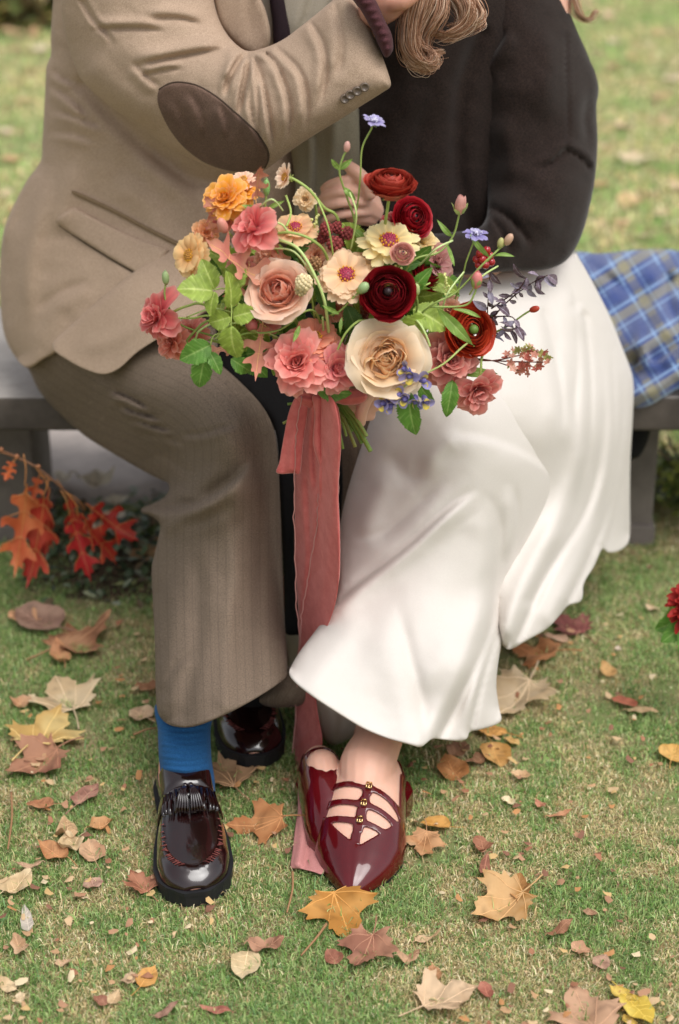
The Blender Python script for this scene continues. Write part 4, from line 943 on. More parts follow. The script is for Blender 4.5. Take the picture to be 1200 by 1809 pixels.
chain(bm_w, [PT((925, 520, 3.07)), PT((890, 300, 3.04)), PT((850, 80, 3.0)), PT((850, -60, 3.0))], (.075, .08, .10, .10)); chain(bm_w, [PT((850, -80, 3.0)), PT((830, -210, 2.94)), PT((800, -300, 2.9))], (.10, .05, .05))
bm_w.add(*ellipsoid(PT((770, -390, 2.86)), (.08, .09, .11), nu=16, nv=12))
chain(bm_w, [PT((960, -40, 2.99)), PT((955, 200, 2.90)), PT((958, 412, 2.84))], (.05, .042, .036)); chain(bm_w, [PT((958, 412, 2.84)), PT((855, 462, 2.76)), PT((780, 540, 2.76)), PT((715, 625, 2.60)), PT((690, 652, 2.46))], (.036, .030, .026, .022, .020))
# hand round the stems
chain(bm_w, [PT((690, 650, 2.46)), PT((664, 690, 2.43)), PT((640, 705, 2.42))], (.022, .028, .026))
chain(bm_w, [PT((672, 668, 2.40)), PT((652, 694, 2.37)), PT((640, 722, 2.355)), PT((637, 746, 2.36))], (.012, .0115, .010, .0085), 8)
for i in range(4): chain(bm_w, [PT((654, 688 + i * 15, 2.42)), PT((630, 690 + i * 15, 2.405)), PT((604, 694 + i * 14, 2.41)), PT((594, 700 + i * 13, 2.43))], (.0095, .009, .0085, .0075), 8)
# far hand: fingers curled on the man's jacket
chain(bm_w, [PT((800, 400, 2.92)), PT((700, 392, 2.83)), PT((668, 372, 2.78)), PT((640, 352, 2.76))], (.034, .026, .024, .028)); chain(bm_w, [PT((668, 380, 2.78)), PT((632, 372, 2.76))], (.02, .024))
for i, (a, b, c, d, r) in enumerate((((646, 322, 2.745), (612, 318, 2.72), (584, 326, 2.73), (572, 334, 2.75), .0084), ((648, 338, 2.740), (606, 338, 2.71), (578, 346, 2.725), (568, 352, 2.75), .0086), ((648, 356, 2.74), (604, 358, 2.71), (574, 366, 2.725), (566, 372, 2.75), .0084), ((648, 374, 2.745), (606, 378, 2.72), (582, 386, 2.73), (574, 390, 2.75), .0078))):
    chain(bm_w, [PT(a), PT(b), PT(c), PT(d)], (r * 1.05, r, r * .95, r * .8), 9)
chain(bm_w, [PT((652, 340, 2.73)), PT((640, 314, 2.72)), PT((622, 298, 2.72)), PT((612, 292, 2.73))], (.013, .0115, .0105, .0085), 9)
em = fuse('body', bm_w, m_skin, .0029, wom.location, 2); base_obj('body', em, wom, WM[wom.name].copy())

# ---- hair: loose waved locks
m_hair = attr_mat('hair_strand', rough=.6, transl=.25, spec=.3, var=0.)
locks = [([(738, -90, 2.66), (742, -40, 2.64), (732, 10, 2.62), (722, 52, 2.62), (722, 92, 2.62), (738, 116, 2.62), (758, 118, 2.62), (766, 104, 2.62), (760, 92, 2.63)], 24, 120, .9),
         ([(748, -90, 2.68), (760, -40, 2.65), (756, 0, 2.63), (740, 34, 2.63), (728, 62, 2.63), (742, 88, 2.63), (762, 96, 2.63)], 24, 120, .9),
         ([(770, -90, 2.70), (790, -40, 2.67), (812, 0, 2.65), (826, 26, 2.64), (816, 52, 2.64), (790, 66, 2.64), (772, 60, 2.65)], 26, 110, 1.),
         ([(780, -90, 2.70), (806, -30, 2.68), (838, 10, 2.66), (846, 36, 2.65), (820, 52, 2.65), (798, 44, 2.65)], 20, 80, 1.),
         ([(760, -90, 2.68), (772, -30, 2.66), (776, 20, 2.64), (762, 50, 2.64), (748, 72, 2.65), (752, 96, 2.65), (780, 92, 2.65)], 20, 100, 1.),
         ([(1000, -80, 2.98), (1010, -30, 2.96), (1012, 0, 2.95), (1024, 30, 2.95), (1042, 34, 2.95), (1054, 18, 2.95)], 12, 34, 1.)]
mb = MB()
hair_cols = [lin(c) for c in ('#d2a488', '#e2bc9e', '#bd9072', '#eed4bc', '#a87a5c')]
for li, (pts, spread, n, q) in enumerate(locks):
    n = int(n * 2.2)
    if li == len(locks) - 1: mb.build('hair', m_hair, wom); mb = MB()
    base = np.array(pts); 
    for k in range(n):
        a, b = rng.normal(0, 1), rng.normal(0, 1); ph = rng.random() * 6; taper = np.linspace(1.1, .35, len(base)); wig = np.sin(np.arange(len(base)) * 1.3 + ph)
        q3 = base.copy(); q3[:, 0] += a * spread * .44 * taper + wig * 2.6 + rng.normal(0, 3) * (1 - taper); q3[:, 1] += b * spread * .36 * taper * q; q3[:, 2] += b * .012 * taper - .004 * a
        if rng.random() < .06: q3[:, 0] += np.cumsum(rng.normal(0, 3, len(base))); q3[:, 1] += np.cumsum(rng.normal(0, 2.5, len(base)))
        m = len(base) - (rng.random() < .3); V, F = tube(P(q3[:m, 0], q3[:m, 1], q3[:m, 2]), (.00045, .0005, .00025), 3, 6); mb.add(V, F, hair_cols[rng.integers(0, 5)])
mb.build('hair', m_hair, wom)
# =================================================================== THE BOUQUET
m_petal = attr_mat('petal', rough=.55, transl=.38, spec=.25, var=.06, vscale=90)
m_petald = attr_mat('petal_velvety', rough=.45, transl=.10, spec=.35, var=.06, vscale=90)
m_leafg = attr_mat('green_leaf', rough=.42, transl=.28, spec=.4, var=.08, bump=.25, bscale=300)
m_stem = attr_mat('green_stem', rough=.45, transl=.05, spec=.4, var=.08)
m_berry = attr_mat('berry_skin', rough=.22, transl=.0, spec=.6, var=.05, coat=.3)
m_pod = attr_mat('seed_pod', rough=.8, transl=.0, spec=.2, var=.1)
bind = PV(588, 702, 2.385)
bq = empty('bouquet', bind); tag(bq, 'loose autumn bouquet of red, peach and pink flowers tied with a dusty pink velvet ribbon', 'bouquet')
FW = Vector((0, cp, -sp)); UP = Vector((0, sp, cp)); RT = Vector((1, 0, 0))
def face(ax, ay): return (-FW + RT * ax + UP * ay).normalized()
def frame(p, n, spin=0):
    q = n.to_track_quat('Z', 'Y').to_matrix().to_4x4(); return Matrix.Translation(p) @ q @ Matrix.Rotation(spin, 4, 'Z')
def petal(L, W, tilt, curl, r0=0, z0=0, wrap=0., cup=.2, ruf=.0, rnd=.3, base=.4, c0=(1, 1, 1), c1=(1, 1, 1), edge=None, seed=0, ns=9, nt=9, notch=0., pw=1., peak=.55, point=0.):
    g = np.random.default_rng(seed); s = np.linspace(0, 1, ns)[:, None]; t = np.linspace(-1, 1, nt)[None]
    ph = g.uniform(0, 6.28, 4); fr = g.uniform(1.2, 2.2)
    se = s * (1 - rnd * np.abs(t) ** 2.6 * s ** 2 - notch * np.exp(-(t / .16) ** 2) * s ** 4 + ruf * .35 * np.sin(t * 5 * fr + ph[0]) * s ** 3)
    al = R_(tilt) - R_(curl) * se
    k = max(R_(curl), 1e-3) if abs(curl) > .5 else None
    if k: 
        kk = R_(curl); rad = r0 + L / kk * (np.sin(R_(tilt)) - np.sin(al)); h = z0 + L / kk * (np.cos(al) - math.cos(R_(tilt)))
    else: rad = r0 + L * se * np.cos(al); h = z0 + L * se * np.sin(al)
    sw = np.clip(se / peak, 0, 1); wp = base + (1 - base) * np.sin(sw * math.pi / 2)
    wp = wp * (1 - point * np.clip((se - peak) / (1 - peak), 0, 1) ** 1.5)
    w = W / 2 * wp; lat = t * w
    off = cup * w * t ** 2 + ruf * W * (se ** 1.5) * (np.sin(t * 3.2 * fr + ph[1]) * .28 + .16 * np.sin(t * 7.5 + ph[2])) + .03 * W * np.sin(se * 5 + ph[3])
    x, z = rad - off * np.sin(al), h + off * np.cos(al); y = lat
    if wrap:
        ps = lat / np.maximum(np.abs(rad), W * .18); rr = x; x2 = rr * np.cos(ps); y2 = rr * np.sin(ps); x = x * (1 - wrap) + x2 * wrap; y = y * (1 - wrap) + y2 * wrap
    V = np.stack([x, y + 0 * x, z + 0 * x], -1).reshape(-1, 3)
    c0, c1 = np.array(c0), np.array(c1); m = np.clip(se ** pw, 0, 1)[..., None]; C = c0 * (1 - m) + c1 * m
    st = 1 + .10 * np.sin(t * 23 + ph[0]) * (1 - .3 * se) + .05 * np.sin(t * 41 + ph[1]); C = C * st[..., None]
    if edge is not None: e = np.clip((np.maximum(np.abs(t) ** 4 + 0 * se, se ** 9)), 0, 1)[..., None] * .7; C = C * (1 - e) + np.array(edge) * e
    F = [(i * nt + j, (i + 1) * nt + j, (i + 1) * nt + j + 1, i * nt + j + 1) for i in range(ns - 1) for j in range(nt - 1)]
    return V, F, C.reshape(-1, 3)
PN = [0]
def ring(fl, n, mat, jit=.08, rot=None, nv=2, scale=1., **k):
    M = WM[fl.name]; rot = rng.random() * 6.28 if rot is None else rot; ms = []
    for q in range(nv):
        PN[0] += 1; V, F, C = petal(seed=PN[0], **k); ms.append(mesh_np('petal', V, F, mats=[mat], cols=C))
    for i in range(n):
        a = rot + 6.2832 * i / n + rng.normal(0, jit * .9)
        J = Matrix.Rotation(a, 4, 'Z') @ Matrix.Rotation(rng.normal(0, jit), 4, 'Y') @ Matrix.Rotation(rng.normal(0, jit * .7), 4, 'X') @ Matrix.Scale(1 + rng.normal(0, jit * .6), 4)
        base_obj('petal', ms[i % nv], fl, M @ J)
def calyx(mb, R, col, z=-.1):
    V, F = ellipsoid((0, 0, z * R), (.20 * R, .20 * R, .14 * R), nu=10, nv=6); mb.add(V, F, col)
    for k in range(5):
        V, F, C = petal(.34 * R, .2 * R, 10, 30, r0=.1 * R, z0=(z - .06) * R, cup=-.2, base=.6, rnd=.5, point=.8, c0=col, c1=col, ns=5, nt=5, seed=k); a = k * 1.2566; rm = Matrix.Rotation(a, 3, 'Z')
        mb.add(V @ np.array(rm).T, F, C)
def flower(name, u, v, Y, R, ax, ay, label=None, core=None, spin=None):
    "R in photo pixels; returns the flower's core object, radius in metres"
    R = R * 1.08; r = R / ppm(Y, v); p = PV(u, v, Y); n = face(ax, ay); M = frame(p, n, rng.random() * 6 if spin is None else spin)
    mb = MB(); calyx(mb, r, lin('#8f9f58'), -.28)
    if core: core(mb, r)
    V = np.concatenate(mb.V); o = base_obj(name, mesh_np(name, V, mb.F, mats=[m_stem], cols=np.concatenate(mb.C)), bq, M)
    if label: o['label'] = label
    return o, r
STEMS = []
def stem(fl, pts=None, rad=.0016, col='#9db35f', name='stem'):
    "stem from a flower's back down to the binding point, or along given photo points"
    M = WM[fl.name]; p = M.translation; n = Vector((M[0][2], M[1][2], M[2][2]))
    if pts is None:
        b = bind + Vector((rng.normal(0, .008), rng.normal(0, .006), .01)); d = p.lerp(b, .5) + Vector((0, .03, 0)) - n * .012
        P_ = [p - n * .006, p - n * .03, d, b]
    else: P_ = [p - n * .004] + [PV(*q) for q in pts]
    V, F = tube(np.array([tuple(q) for q in P_]), (rad, rad, rad * 1.15), 7, 7); mb = MB(); c = np.array(lin(col)); mb.add(V, F, c)
    mb.build(name, m_stem, fl)
def L_(h):
    c = lin(h); m = sum(c) / 3
    return tuple(min(.95, max(.004, (m + (x - m) * 1.02) * 1.14)) for x in c) if max(c) > .16 else c
def ranunculus(u, v, Y, R, ax, ay, cin, cout, edge=None, label=None, nr=10, flat=.62, mat=None, green=False, stemp=None, open_=0.):
    o, r = flower('ranunculus', u, v, Y, R, ax, ay, label, lambda mb, r: mb.add(*ellipsoid((0, 0, .28 * r), (.16 * r, .16 * r, .16 * r), nu=12, nv=8), col=L_('#5f7a35' if green else '#241014')))
    for k in range(nr):
        f = k / (nr - 1); re = r * (.10 + .84 * f ** .9); ze = r * flat * math.sqrt(max(0, 1 - .82 * f * f)) - .12 * r
        tl = 100 - 52 * f - open_ * 30 * f; Lp = r * (.22 + .40 * f); c = mixc(cin, cout, f); cu = -32 + 46 * f ** 3
        am = R_(tl - cu / 2); n = 4 + k // 2
        ring(o, n, mat or m_petald, jit=.035 + .03 * f, L=Lp, W=2 * math.pi * re / n * 1.5, tilt=tl, curl=cu, r0=re - Lp * math.cos(am), z0=ze - Lp * math.sin(am), wrap=1., cup=0., ruf=.015 + .03 * f, rnd=.14, base=.85,
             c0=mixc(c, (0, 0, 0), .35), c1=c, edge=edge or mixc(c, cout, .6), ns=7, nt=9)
    stem(o, stemp, .0022); return o
def rose(u, v, Y, R, ax, ay, cin, cmid, cout, label, quartered=False):
    o, r = flower('garden_rose', u, v, Y, R, ax, ay, label, lambda mb, r: mb.add(*ellipsoid((0, 0, .1 * r), (.2 * r, .2 * r, .2 * r), nu=10, nv=6), col=mixc(cin, (0, 0, 0), .3)))
    nr = 9
    for k in range(nr):
        f = k / (nr - 1); re = r * (.10 + .86 * f ** 1.15); ze = r * (.36 - .16 * f) if quartered else r * (.52 - .42 * f * f)
        tl = 98 - 70 * f; Lp = r * (.26 + .52 * f); cu = (-30 + 75 * f ** 2); am = R_(tl - cu / 2); n = (4, 5, 5, 5, 6, 5, 5, 5, 5)[k]
        c = mixc(cin, cmid, min(1, f * 2)) if f < .5 else mixc(cmid, cout, f * 2 - 1)
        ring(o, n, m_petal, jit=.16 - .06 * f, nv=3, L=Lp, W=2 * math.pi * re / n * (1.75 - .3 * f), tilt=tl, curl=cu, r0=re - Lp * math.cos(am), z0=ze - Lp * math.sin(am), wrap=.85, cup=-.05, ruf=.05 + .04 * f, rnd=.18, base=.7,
             c0=mixc(mixc(c, cin, .8), (.25, .08, .03), .25), c1=c, edge=mixc(c, (1, .93, .85), .5), ns=9, nt=11)
    if quartered:
        for q in range(4):
            a = q * 1.57 + .4
            for j in range(6):
                PN[0] += 1; V, F, C = petal(r * .40, r * .40, 92, -20, r0=.0, z0=-.02 * r, cup=.9, ruf=.10, rnd=.2, base=.6, c0=mixc(cin, (.3, .1, .03), .08), c1=cmid, edge=cout, seed=PN[0], ns=6, nt=9)
                base_obj('petal', mesh_np('petal', V, F, mats=[m_petal], cols=C), o, WM[o.name] @ Matrix.Translation((math.cos(a) * r * (.05 + .085 * j), math.sin(a) * r * (.05 + .085 * j), .02 * r * j)) @ Matrix.Rotation(a + rng.normal(0, .5), 4, 'Z'))
    stem(o, None, .0026); return o
def zinnia(u, v, Y, R, ax, ay, c0, c1, label=None, center='pink', rows=3, n0=14, stemp=None, name='zinnia', droop=0):
    def core(mb, r):
        cc = L_('#8c2f45') if center in ('pink', 'maroon') else L_('#a8763c')
        mb.add(*ellipsoid((0, 0, .02 * r), (.30 * r, .30 * r, .22 * r), nu=14, nv=8), col=cc)
        n = 46
        for i in range(n):
            f = i / n; a = i * 2.39996; q = .31 * math.sqrt(f) ; z = .02 + .22 * math.sqrt(max(0, 1 - (q / .31) ** 2))
            yel = f > .38
            col = L_('#e0a92e') if yel else (L_('#c04a66') if center != 'gold' else L_('#b8863c'))
            V, F = ellipsoid((q * r * math.cos(a), q * r * math.sin(a), z * r), (.030 * r, .030 * r, .05 * r), nu=5, nv=4); mb.add(V, F, col)
    o, r = flower(name, u, v, Y, R, ax, ay, label, core)
    for k in range(rows):
        f = k / max(1, rows - 1); n = n0 - 2 * k
        ring(o, n, m_petal, jit=.07, nv=3, L=r * (.76 - .24 * f), W=2 * math.pi * r * .64 / n * 1.35, tilt=2 + 24 * f - droop, curl=14 + 8 * f, r0=.22 * r, z0=.0 + .05 * r * k, wrap=0, cup=-.18, ruf=.035, rnd=.22, base=.45, notch=.07,
             c0=mixc(c0, c1, .2), c1=c1, ns=8, nt=7, peak=.75)
    stem(o, stemp, .002); return o
def ruffle(u, v, Y, R, ax, ay, c0, c1, label=None, rows=4, amp=.13, stemp=None, name='ruffled_ranunculus', nn=8, edge=None, open_=0):
    o, r = flower(name, u, v, Y, R, ax, ay, label)
    for k in range(rows):
        f = k / (rows - 1); ring(o, nn + k // 2, m_petal, jit=.20, nv=3, L=r * (.46 + .54 * f) , W=r * (.58 + .20 * f), tilt=90 - 76 * f - open_, curl=6 + 44 * f, r0=.05 * r * (1 + f), z0=-.14 * r, wrap=.35, cup=.25, ruf=amp, rnd=.25, base=.35,
                                  c0=c0, c1=mixc(c1, c0, .25 * (1 - f)), edge=edge or mixc(c1, (1, .86, .74), .45), ns=10, nt=11, pw=.8)
    stem(o, stemp, .0019); return o
def scabiosa(u, v, Y, R, ax, ay, c0, c1, label, stemp):
    o, r = flower('scabiosa', u, v, Y, R, ax, ay, label, lambda mb, r: [mb.add(*ellipsoid((rng.normal(0, .24) * r, rng.normal(0, .24) * r, .14 * r), (.07 * r, .07 * r, .10 * r), nu=5, nv=4), col=mixc(c1, (.8, .8, .75), .5)) for _ in range(26)])
    ring(o, 11, m_petal, jit=.12, nv=3, L=r * .8, W=r * .55, tilt=10, curl=20, r0=.2 * r, cup=.1, ruf=.14, rnd=.25, base=.5, c0=c0, c1=c1, ns=7, nt=9)
    ring(o, 8, m_petal, jit=.15, nv=2, L=r * .45, W=r * .4, tilt=40, curl=10, r0=.15 * r, cup=.1, ruf=.16, rnd=.25, base=.5, c0=c0, c1=mixc(c1, (1, 1, 1), .3), ns=6, nt=7)
    stem(o, stemp, .0012); return o
def bud(u, v, Y, R, ax, ay, col, label=None, stemp=None, sep='#93a85a', open_=.0, name='flower_bud', ln=1.25):
    o, r = flower(name, u, v, Y, R, ax, ay, label, lambda mb, r: mb.add(*ellipsoid((0, 0, .3 * r), (.62 * r, .62 * r, .85 * r * ln), nu=12, nv=8), col=mixc(col, (0, 0, 0), .15)))
    ring(o, 5, m_petal, jit=.08, L=r * 1.5 * ln, W=r * 1.1, tilt=84 - open_ * 25, curl=-46, r0=.45 * r, z0=-.4 * r, wrap=.9, cup=.1, ruf=.04, rnd=.3, base=.6, c0=col, c1=mixc(col, (1, .9, .85), .2), ns=7, nt=7)
    ring(o, 5, m_leafg, jit=.08, L=r * 1.15, W=r * .7, tilt=75 - open_ * 35, curl=-25 + open_ * 20, r0=.42 * r, z0=-.5 * r, wrap=.8, cup=.1, rnd=.3, base=.7, point=.8, c0=L_(sep), c1=mixc(L_(sep), (1, 1, .8), .1), ns=6, nt=7)
    stem(o, stemp, .0014, sep); return o

# ---- flowers
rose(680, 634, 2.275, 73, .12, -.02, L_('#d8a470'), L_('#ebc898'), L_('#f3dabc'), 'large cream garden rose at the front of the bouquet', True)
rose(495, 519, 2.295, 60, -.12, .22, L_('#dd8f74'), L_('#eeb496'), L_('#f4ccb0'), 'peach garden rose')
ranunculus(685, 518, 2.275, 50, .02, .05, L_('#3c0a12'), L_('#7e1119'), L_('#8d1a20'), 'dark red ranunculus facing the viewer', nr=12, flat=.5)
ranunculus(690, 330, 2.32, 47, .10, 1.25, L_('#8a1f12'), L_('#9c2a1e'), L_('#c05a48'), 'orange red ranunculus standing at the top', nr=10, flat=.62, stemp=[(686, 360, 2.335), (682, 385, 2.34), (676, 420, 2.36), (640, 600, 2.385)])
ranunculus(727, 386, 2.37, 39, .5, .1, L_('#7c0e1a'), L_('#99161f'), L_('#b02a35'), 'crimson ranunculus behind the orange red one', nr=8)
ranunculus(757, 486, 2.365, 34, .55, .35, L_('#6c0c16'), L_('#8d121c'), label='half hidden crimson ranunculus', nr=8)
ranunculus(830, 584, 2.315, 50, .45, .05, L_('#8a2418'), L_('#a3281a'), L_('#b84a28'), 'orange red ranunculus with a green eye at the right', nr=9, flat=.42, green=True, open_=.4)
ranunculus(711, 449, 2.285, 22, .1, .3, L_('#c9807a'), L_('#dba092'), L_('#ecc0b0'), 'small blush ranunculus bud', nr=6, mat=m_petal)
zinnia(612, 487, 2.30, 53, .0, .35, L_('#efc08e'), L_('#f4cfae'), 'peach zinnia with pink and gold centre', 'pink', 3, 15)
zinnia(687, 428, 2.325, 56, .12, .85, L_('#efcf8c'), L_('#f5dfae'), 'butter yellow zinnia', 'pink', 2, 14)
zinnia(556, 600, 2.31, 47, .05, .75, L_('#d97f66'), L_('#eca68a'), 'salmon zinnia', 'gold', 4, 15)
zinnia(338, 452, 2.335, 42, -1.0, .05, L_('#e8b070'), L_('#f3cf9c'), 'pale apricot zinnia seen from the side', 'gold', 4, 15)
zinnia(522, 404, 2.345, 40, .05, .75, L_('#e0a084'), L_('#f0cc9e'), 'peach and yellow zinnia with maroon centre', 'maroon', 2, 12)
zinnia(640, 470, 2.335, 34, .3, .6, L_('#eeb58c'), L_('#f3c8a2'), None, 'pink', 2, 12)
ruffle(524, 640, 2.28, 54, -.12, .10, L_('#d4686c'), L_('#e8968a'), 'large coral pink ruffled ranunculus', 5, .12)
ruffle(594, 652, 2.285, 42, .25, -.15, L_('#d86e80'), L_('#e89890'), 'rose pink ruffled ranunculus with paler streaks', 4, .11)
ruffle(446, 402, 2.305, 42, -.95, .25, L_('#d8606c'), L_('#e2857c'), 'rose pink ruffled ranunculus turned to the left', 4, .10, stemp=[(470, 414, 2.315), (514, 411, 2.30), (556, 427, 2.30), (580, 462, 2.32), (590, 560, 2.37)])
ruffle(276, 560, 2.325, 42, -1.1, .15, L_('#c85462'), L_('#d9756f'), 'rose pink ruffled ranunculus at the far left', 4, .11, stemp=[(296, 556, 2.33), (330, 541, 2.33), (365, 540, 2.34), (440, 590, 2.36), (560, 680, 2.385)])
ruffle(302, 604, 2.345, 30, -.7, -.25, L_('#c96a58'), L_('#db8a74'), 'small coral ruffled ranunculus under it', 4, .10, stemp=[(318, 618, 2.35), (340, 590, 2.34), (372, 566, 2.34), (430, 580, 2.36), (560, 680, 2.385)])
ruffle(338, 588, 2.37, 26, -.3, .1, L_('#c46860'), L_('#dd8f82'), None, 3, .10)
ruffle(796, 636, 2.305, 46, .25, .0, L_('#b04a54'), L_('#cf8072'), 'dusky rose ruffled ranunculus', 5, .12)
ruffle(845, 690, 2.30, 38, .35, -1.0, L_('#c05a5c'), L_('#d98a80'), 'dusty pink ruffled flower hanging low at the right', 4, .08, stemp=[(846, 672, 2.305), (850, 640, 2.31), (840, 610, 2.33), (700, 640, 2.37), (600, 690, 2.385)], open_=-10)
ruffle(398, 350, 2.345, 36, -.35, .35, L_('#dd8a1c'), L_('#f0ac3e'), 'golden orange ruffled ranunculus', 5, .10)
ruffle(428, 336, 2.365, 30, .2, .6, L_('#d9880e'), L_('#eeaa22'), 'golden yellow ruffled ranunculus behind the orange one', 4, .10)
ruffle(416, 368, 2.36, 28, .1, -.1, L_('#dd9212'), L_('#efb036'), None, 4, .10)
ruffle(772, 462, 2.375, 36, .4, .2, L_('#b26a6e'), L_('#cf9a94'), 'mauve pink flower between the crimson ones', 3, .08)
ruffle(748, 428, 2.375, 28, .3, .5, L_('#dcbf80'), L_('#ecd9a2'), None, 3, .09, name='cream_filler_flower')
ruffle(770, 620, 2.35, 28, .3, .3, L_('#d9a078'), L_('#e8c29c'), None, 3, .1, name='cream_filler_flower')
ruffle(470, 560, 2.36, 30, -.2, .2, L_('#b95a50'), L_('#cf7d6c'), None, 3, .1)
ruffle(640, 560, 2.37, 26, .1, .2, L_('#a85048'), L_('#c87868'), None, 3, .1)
zinnia(505, 313, 2.345, 25, -1.5, .35, L_('#e6bfa4'), L_('#f2d9c2'), 'small cream daisy turned sideways at the top left', 'gold', 2, 16, name='cream_daisy', stemp=[(518, 316, 2.345), (545, 334, 2.34), (572, 366, 2.34), (600, 400, 2.35), (600, 560, 2.38)], droop=-25)
zinnia(430, 318, 2.375, 24, .0, .9, L_('#e4b498'), L_('#efcdb4'), None, 'gold', 2, 14, name='cream_daisy')
scabiosa(661, 214, 2.335, 21, .45, 1.5, L_('#8a80b4'), L_('#b7b0d6'), 'lilac scabiosa, tallest of the bouquet', [(656, 228, 2.34), (640, 262, 2.34), (637, 310, 2.34), (632, 360, 2.35), (622, 420, 2.36), (600, 600, 2.385)])
scabiosa(840, 414, 2.33, 22, .35, 1.4, L_('#7d74a8'), L_('#a79fd0'), 'lilac scabiosa at the right', [(836, 430, 2.33), (824, 462, 2.33), (814, 496, 2.34), (780, 560, 2.36), (620, 680, 2.385)])
bud(813, 368, 2.33, 15, .1, 1.6, L_('#d69a90'), 'pink bud in open green sepals', [(810, 385, 2.33), (800, 418, 2.33), (775, 446, 2.32), (725, 466, 2.31), (680, 560, 2.36)], open_=.7)
bud(897, 426, 2.32, 11, .7, 1.2, L_('#c9a48c'), None, [(884, 438, 2.32), (852, 468, 2.31), (806, 516, 2.31), (760, 541, 2.30), (690, 600, 2.36)])
bud(884, 432, 2.32, 9, .3, 1.6, L_('#b9b678'), None, [(874, 448, 2.32), (860, 462, 2.32)])
bud(613, 262, 2.335, 9, .2, 1.6, L_('#cf9e92'), None, [(606, 278, 2.335), (600, 305, 2.335), (612, 345, 2.34), (627, 395, 2.35), (618, 440, 2.36)])
bud(842, 499, 2.30, 15, .1, 1.2, L_('#d98480'), 'small coral bud', [(838, 520, 2.30), (820, 540, 2.30), (760, 542, 2.30)], open_=.3)
bud(293, 494, 2.33, 10, -.05, 1.6, L_('#9bb07c'), None, [(291, 520, 2.33), (298, 542, 2.33), (322, 575, 2.34), (400, 600, 2.36)], ln=1.5)
bud(471, 334, 2.335, 10, .0, 1.8, L_('#86b068'), None, [(470, 352, 2.335), (468, 378, 2.335), (472, 408, 2.33), (520, 500, 2.36)], ln=1.7)
bud(640, 511, 2.27, 14, .7, .7, L_('#9fb782'), 'round green bud', [(626, 524, 2.275), (600, 550, 2.28), (585, 556, 2.29)], ln=1.)
bud(446, 577, 2.285, 17, -.2, .5, L_('#b0605c'), 'dusky pink half open bud', [(458, 588, 2.29), (490, 584, 2.285), (514, 570, 2.28), (534, 552, 2.28), (558, 552, 2.30), (575, 600, 2.36)], open_=.4, ln=.9)
bud(395, 402, 2.31, 14, -.4, .9, L_('#d99484'), None, [(405, 412, 2.32), (430, 440, 2.33)], ln=1.3)
bud(942, 547, 2.33, 9, 1.2, .3, L_('#b5402a'), None, [(925, 556, 2.335), (890, 580, 2.34), (850, 596, 2.35)])
bud(735, 515, 2.29, 11, .0, 1.2, L_('#b9c786'), None, [(738, 540, 2.30), (730, 570, 2.32)], ln=1.3)
# loose curving stems that cross the front
for k, pts in enumerate(([(493, 424, 2.31), (524, 437, 2.29), (548, 470, 2.28), (570, 520, 2.275), (578, 560, 2.29), (586, 640, 2.36)], [(505, 345, 2.35), (514, 375, 2.34), (506, 400, 2.33)], [(482, 392, 2.33), (500, 398, 2.33), (515, 420, 2.33)],
                         [(292, 562, 2.33), (340, 562, 2.33), (378, 560, 2.33), (440, 600, 2.36)], [(345, 606, 2.34), (352, 585, 2.33), (384, 566, 2.33)], [(595, 622, 2.28), (610, 590, 2.275), (632, 568, 2.275), (650, 566, 2.29)],
                         [(760, 612, 2.28), (752, 590, 2.28), (740, 570, 2.29), (725, 560, 2.31)], [(640, 600, 2.33), (650, 640, 2.36), (600, 690, 2.39)], [(570, 560, 2.30), (575, 620, 2.34), (585, 690, 2.39)], [(520, 470, 2.32), (545, 500, 2.31), (556, 560, 2.33)])):
    V, F = tube(np.array([tuple(P(*q)) for q in pts]), (.0021, .0021, .0023) if k < 1 else .0016, 7, 7); mb = MB(); mb.add(V, F, L_(('#b8cc84', '#a3ba66')[k % 2])); mb.build('stem', m_stem, bq)

# smaller blooms tucked between the large ones
for u, v, Y, R, c0, c1 in ((560, 452, 2.345, 24, '#c98468', '#e3b08c'), (430, 470, 2.345, 26, '#cc6c66', '#e09a88'), (590, 545, 2.345, 24, '#c9785e', '#e0a284'), (735, 600, 2.335, 22, '#d8a878', '#ecd0a8'),
                         (700, 395, 2.375, 24, '#8c1620', '#a82a30'), (480, 450, 2.345, 26, '#d58a70', '#e8b494'), (795, 545, 2.345, 22, '#c98468', '#e0ac90'), (540, 352, 2.375, 20, '#d8b488', '#ecd8b0'), (365, 412, 2.355, 22, '#d88a60', '#ecb07c'), (390, 385, 2.36, 22, '#c9645c', '#dd8c7c')):
    ruffle(u, v, Y, R, rng.normal(0, .3), rng.normal(.3, .3), L_(c0), L_(c1), None, 4, .12)
for k, (x0, y0, x1, y1, x2, y2) in enumerate(((380, 600, 420, 570, 500, 600), (400, 620, 430, 590, 480, 590), (470, 440, 520, 445, 560, 500), (620, 440, 630, 380, 618, 340), (700, 540, 720, 520, 760, 500), (780, 560, 790, 520, 820, 480), (830, 520, 850, 490, 880, 470), (660, 600, 690, 570, 700, 540), (455, 370, 480, 352, 500, 372), (330, 560, 380, 545, 430, 560), (560, 350, 580, 400, 590, 460), (740, 470, 770, 440, 800, 425))):
    V, F = tube(np.array([tuple(P(x0, y0, 2.325)), tuple(P(x1, y1, 2.30)), tuple(P(x2, y2, 2.32))]), .0013, 6, 7); mb = MB(); mb.add(V, F, L_(('#b8cc84', '#a3ba66', '#c2d494')[k % 3])); mb.build('stem', m_stem, bq)
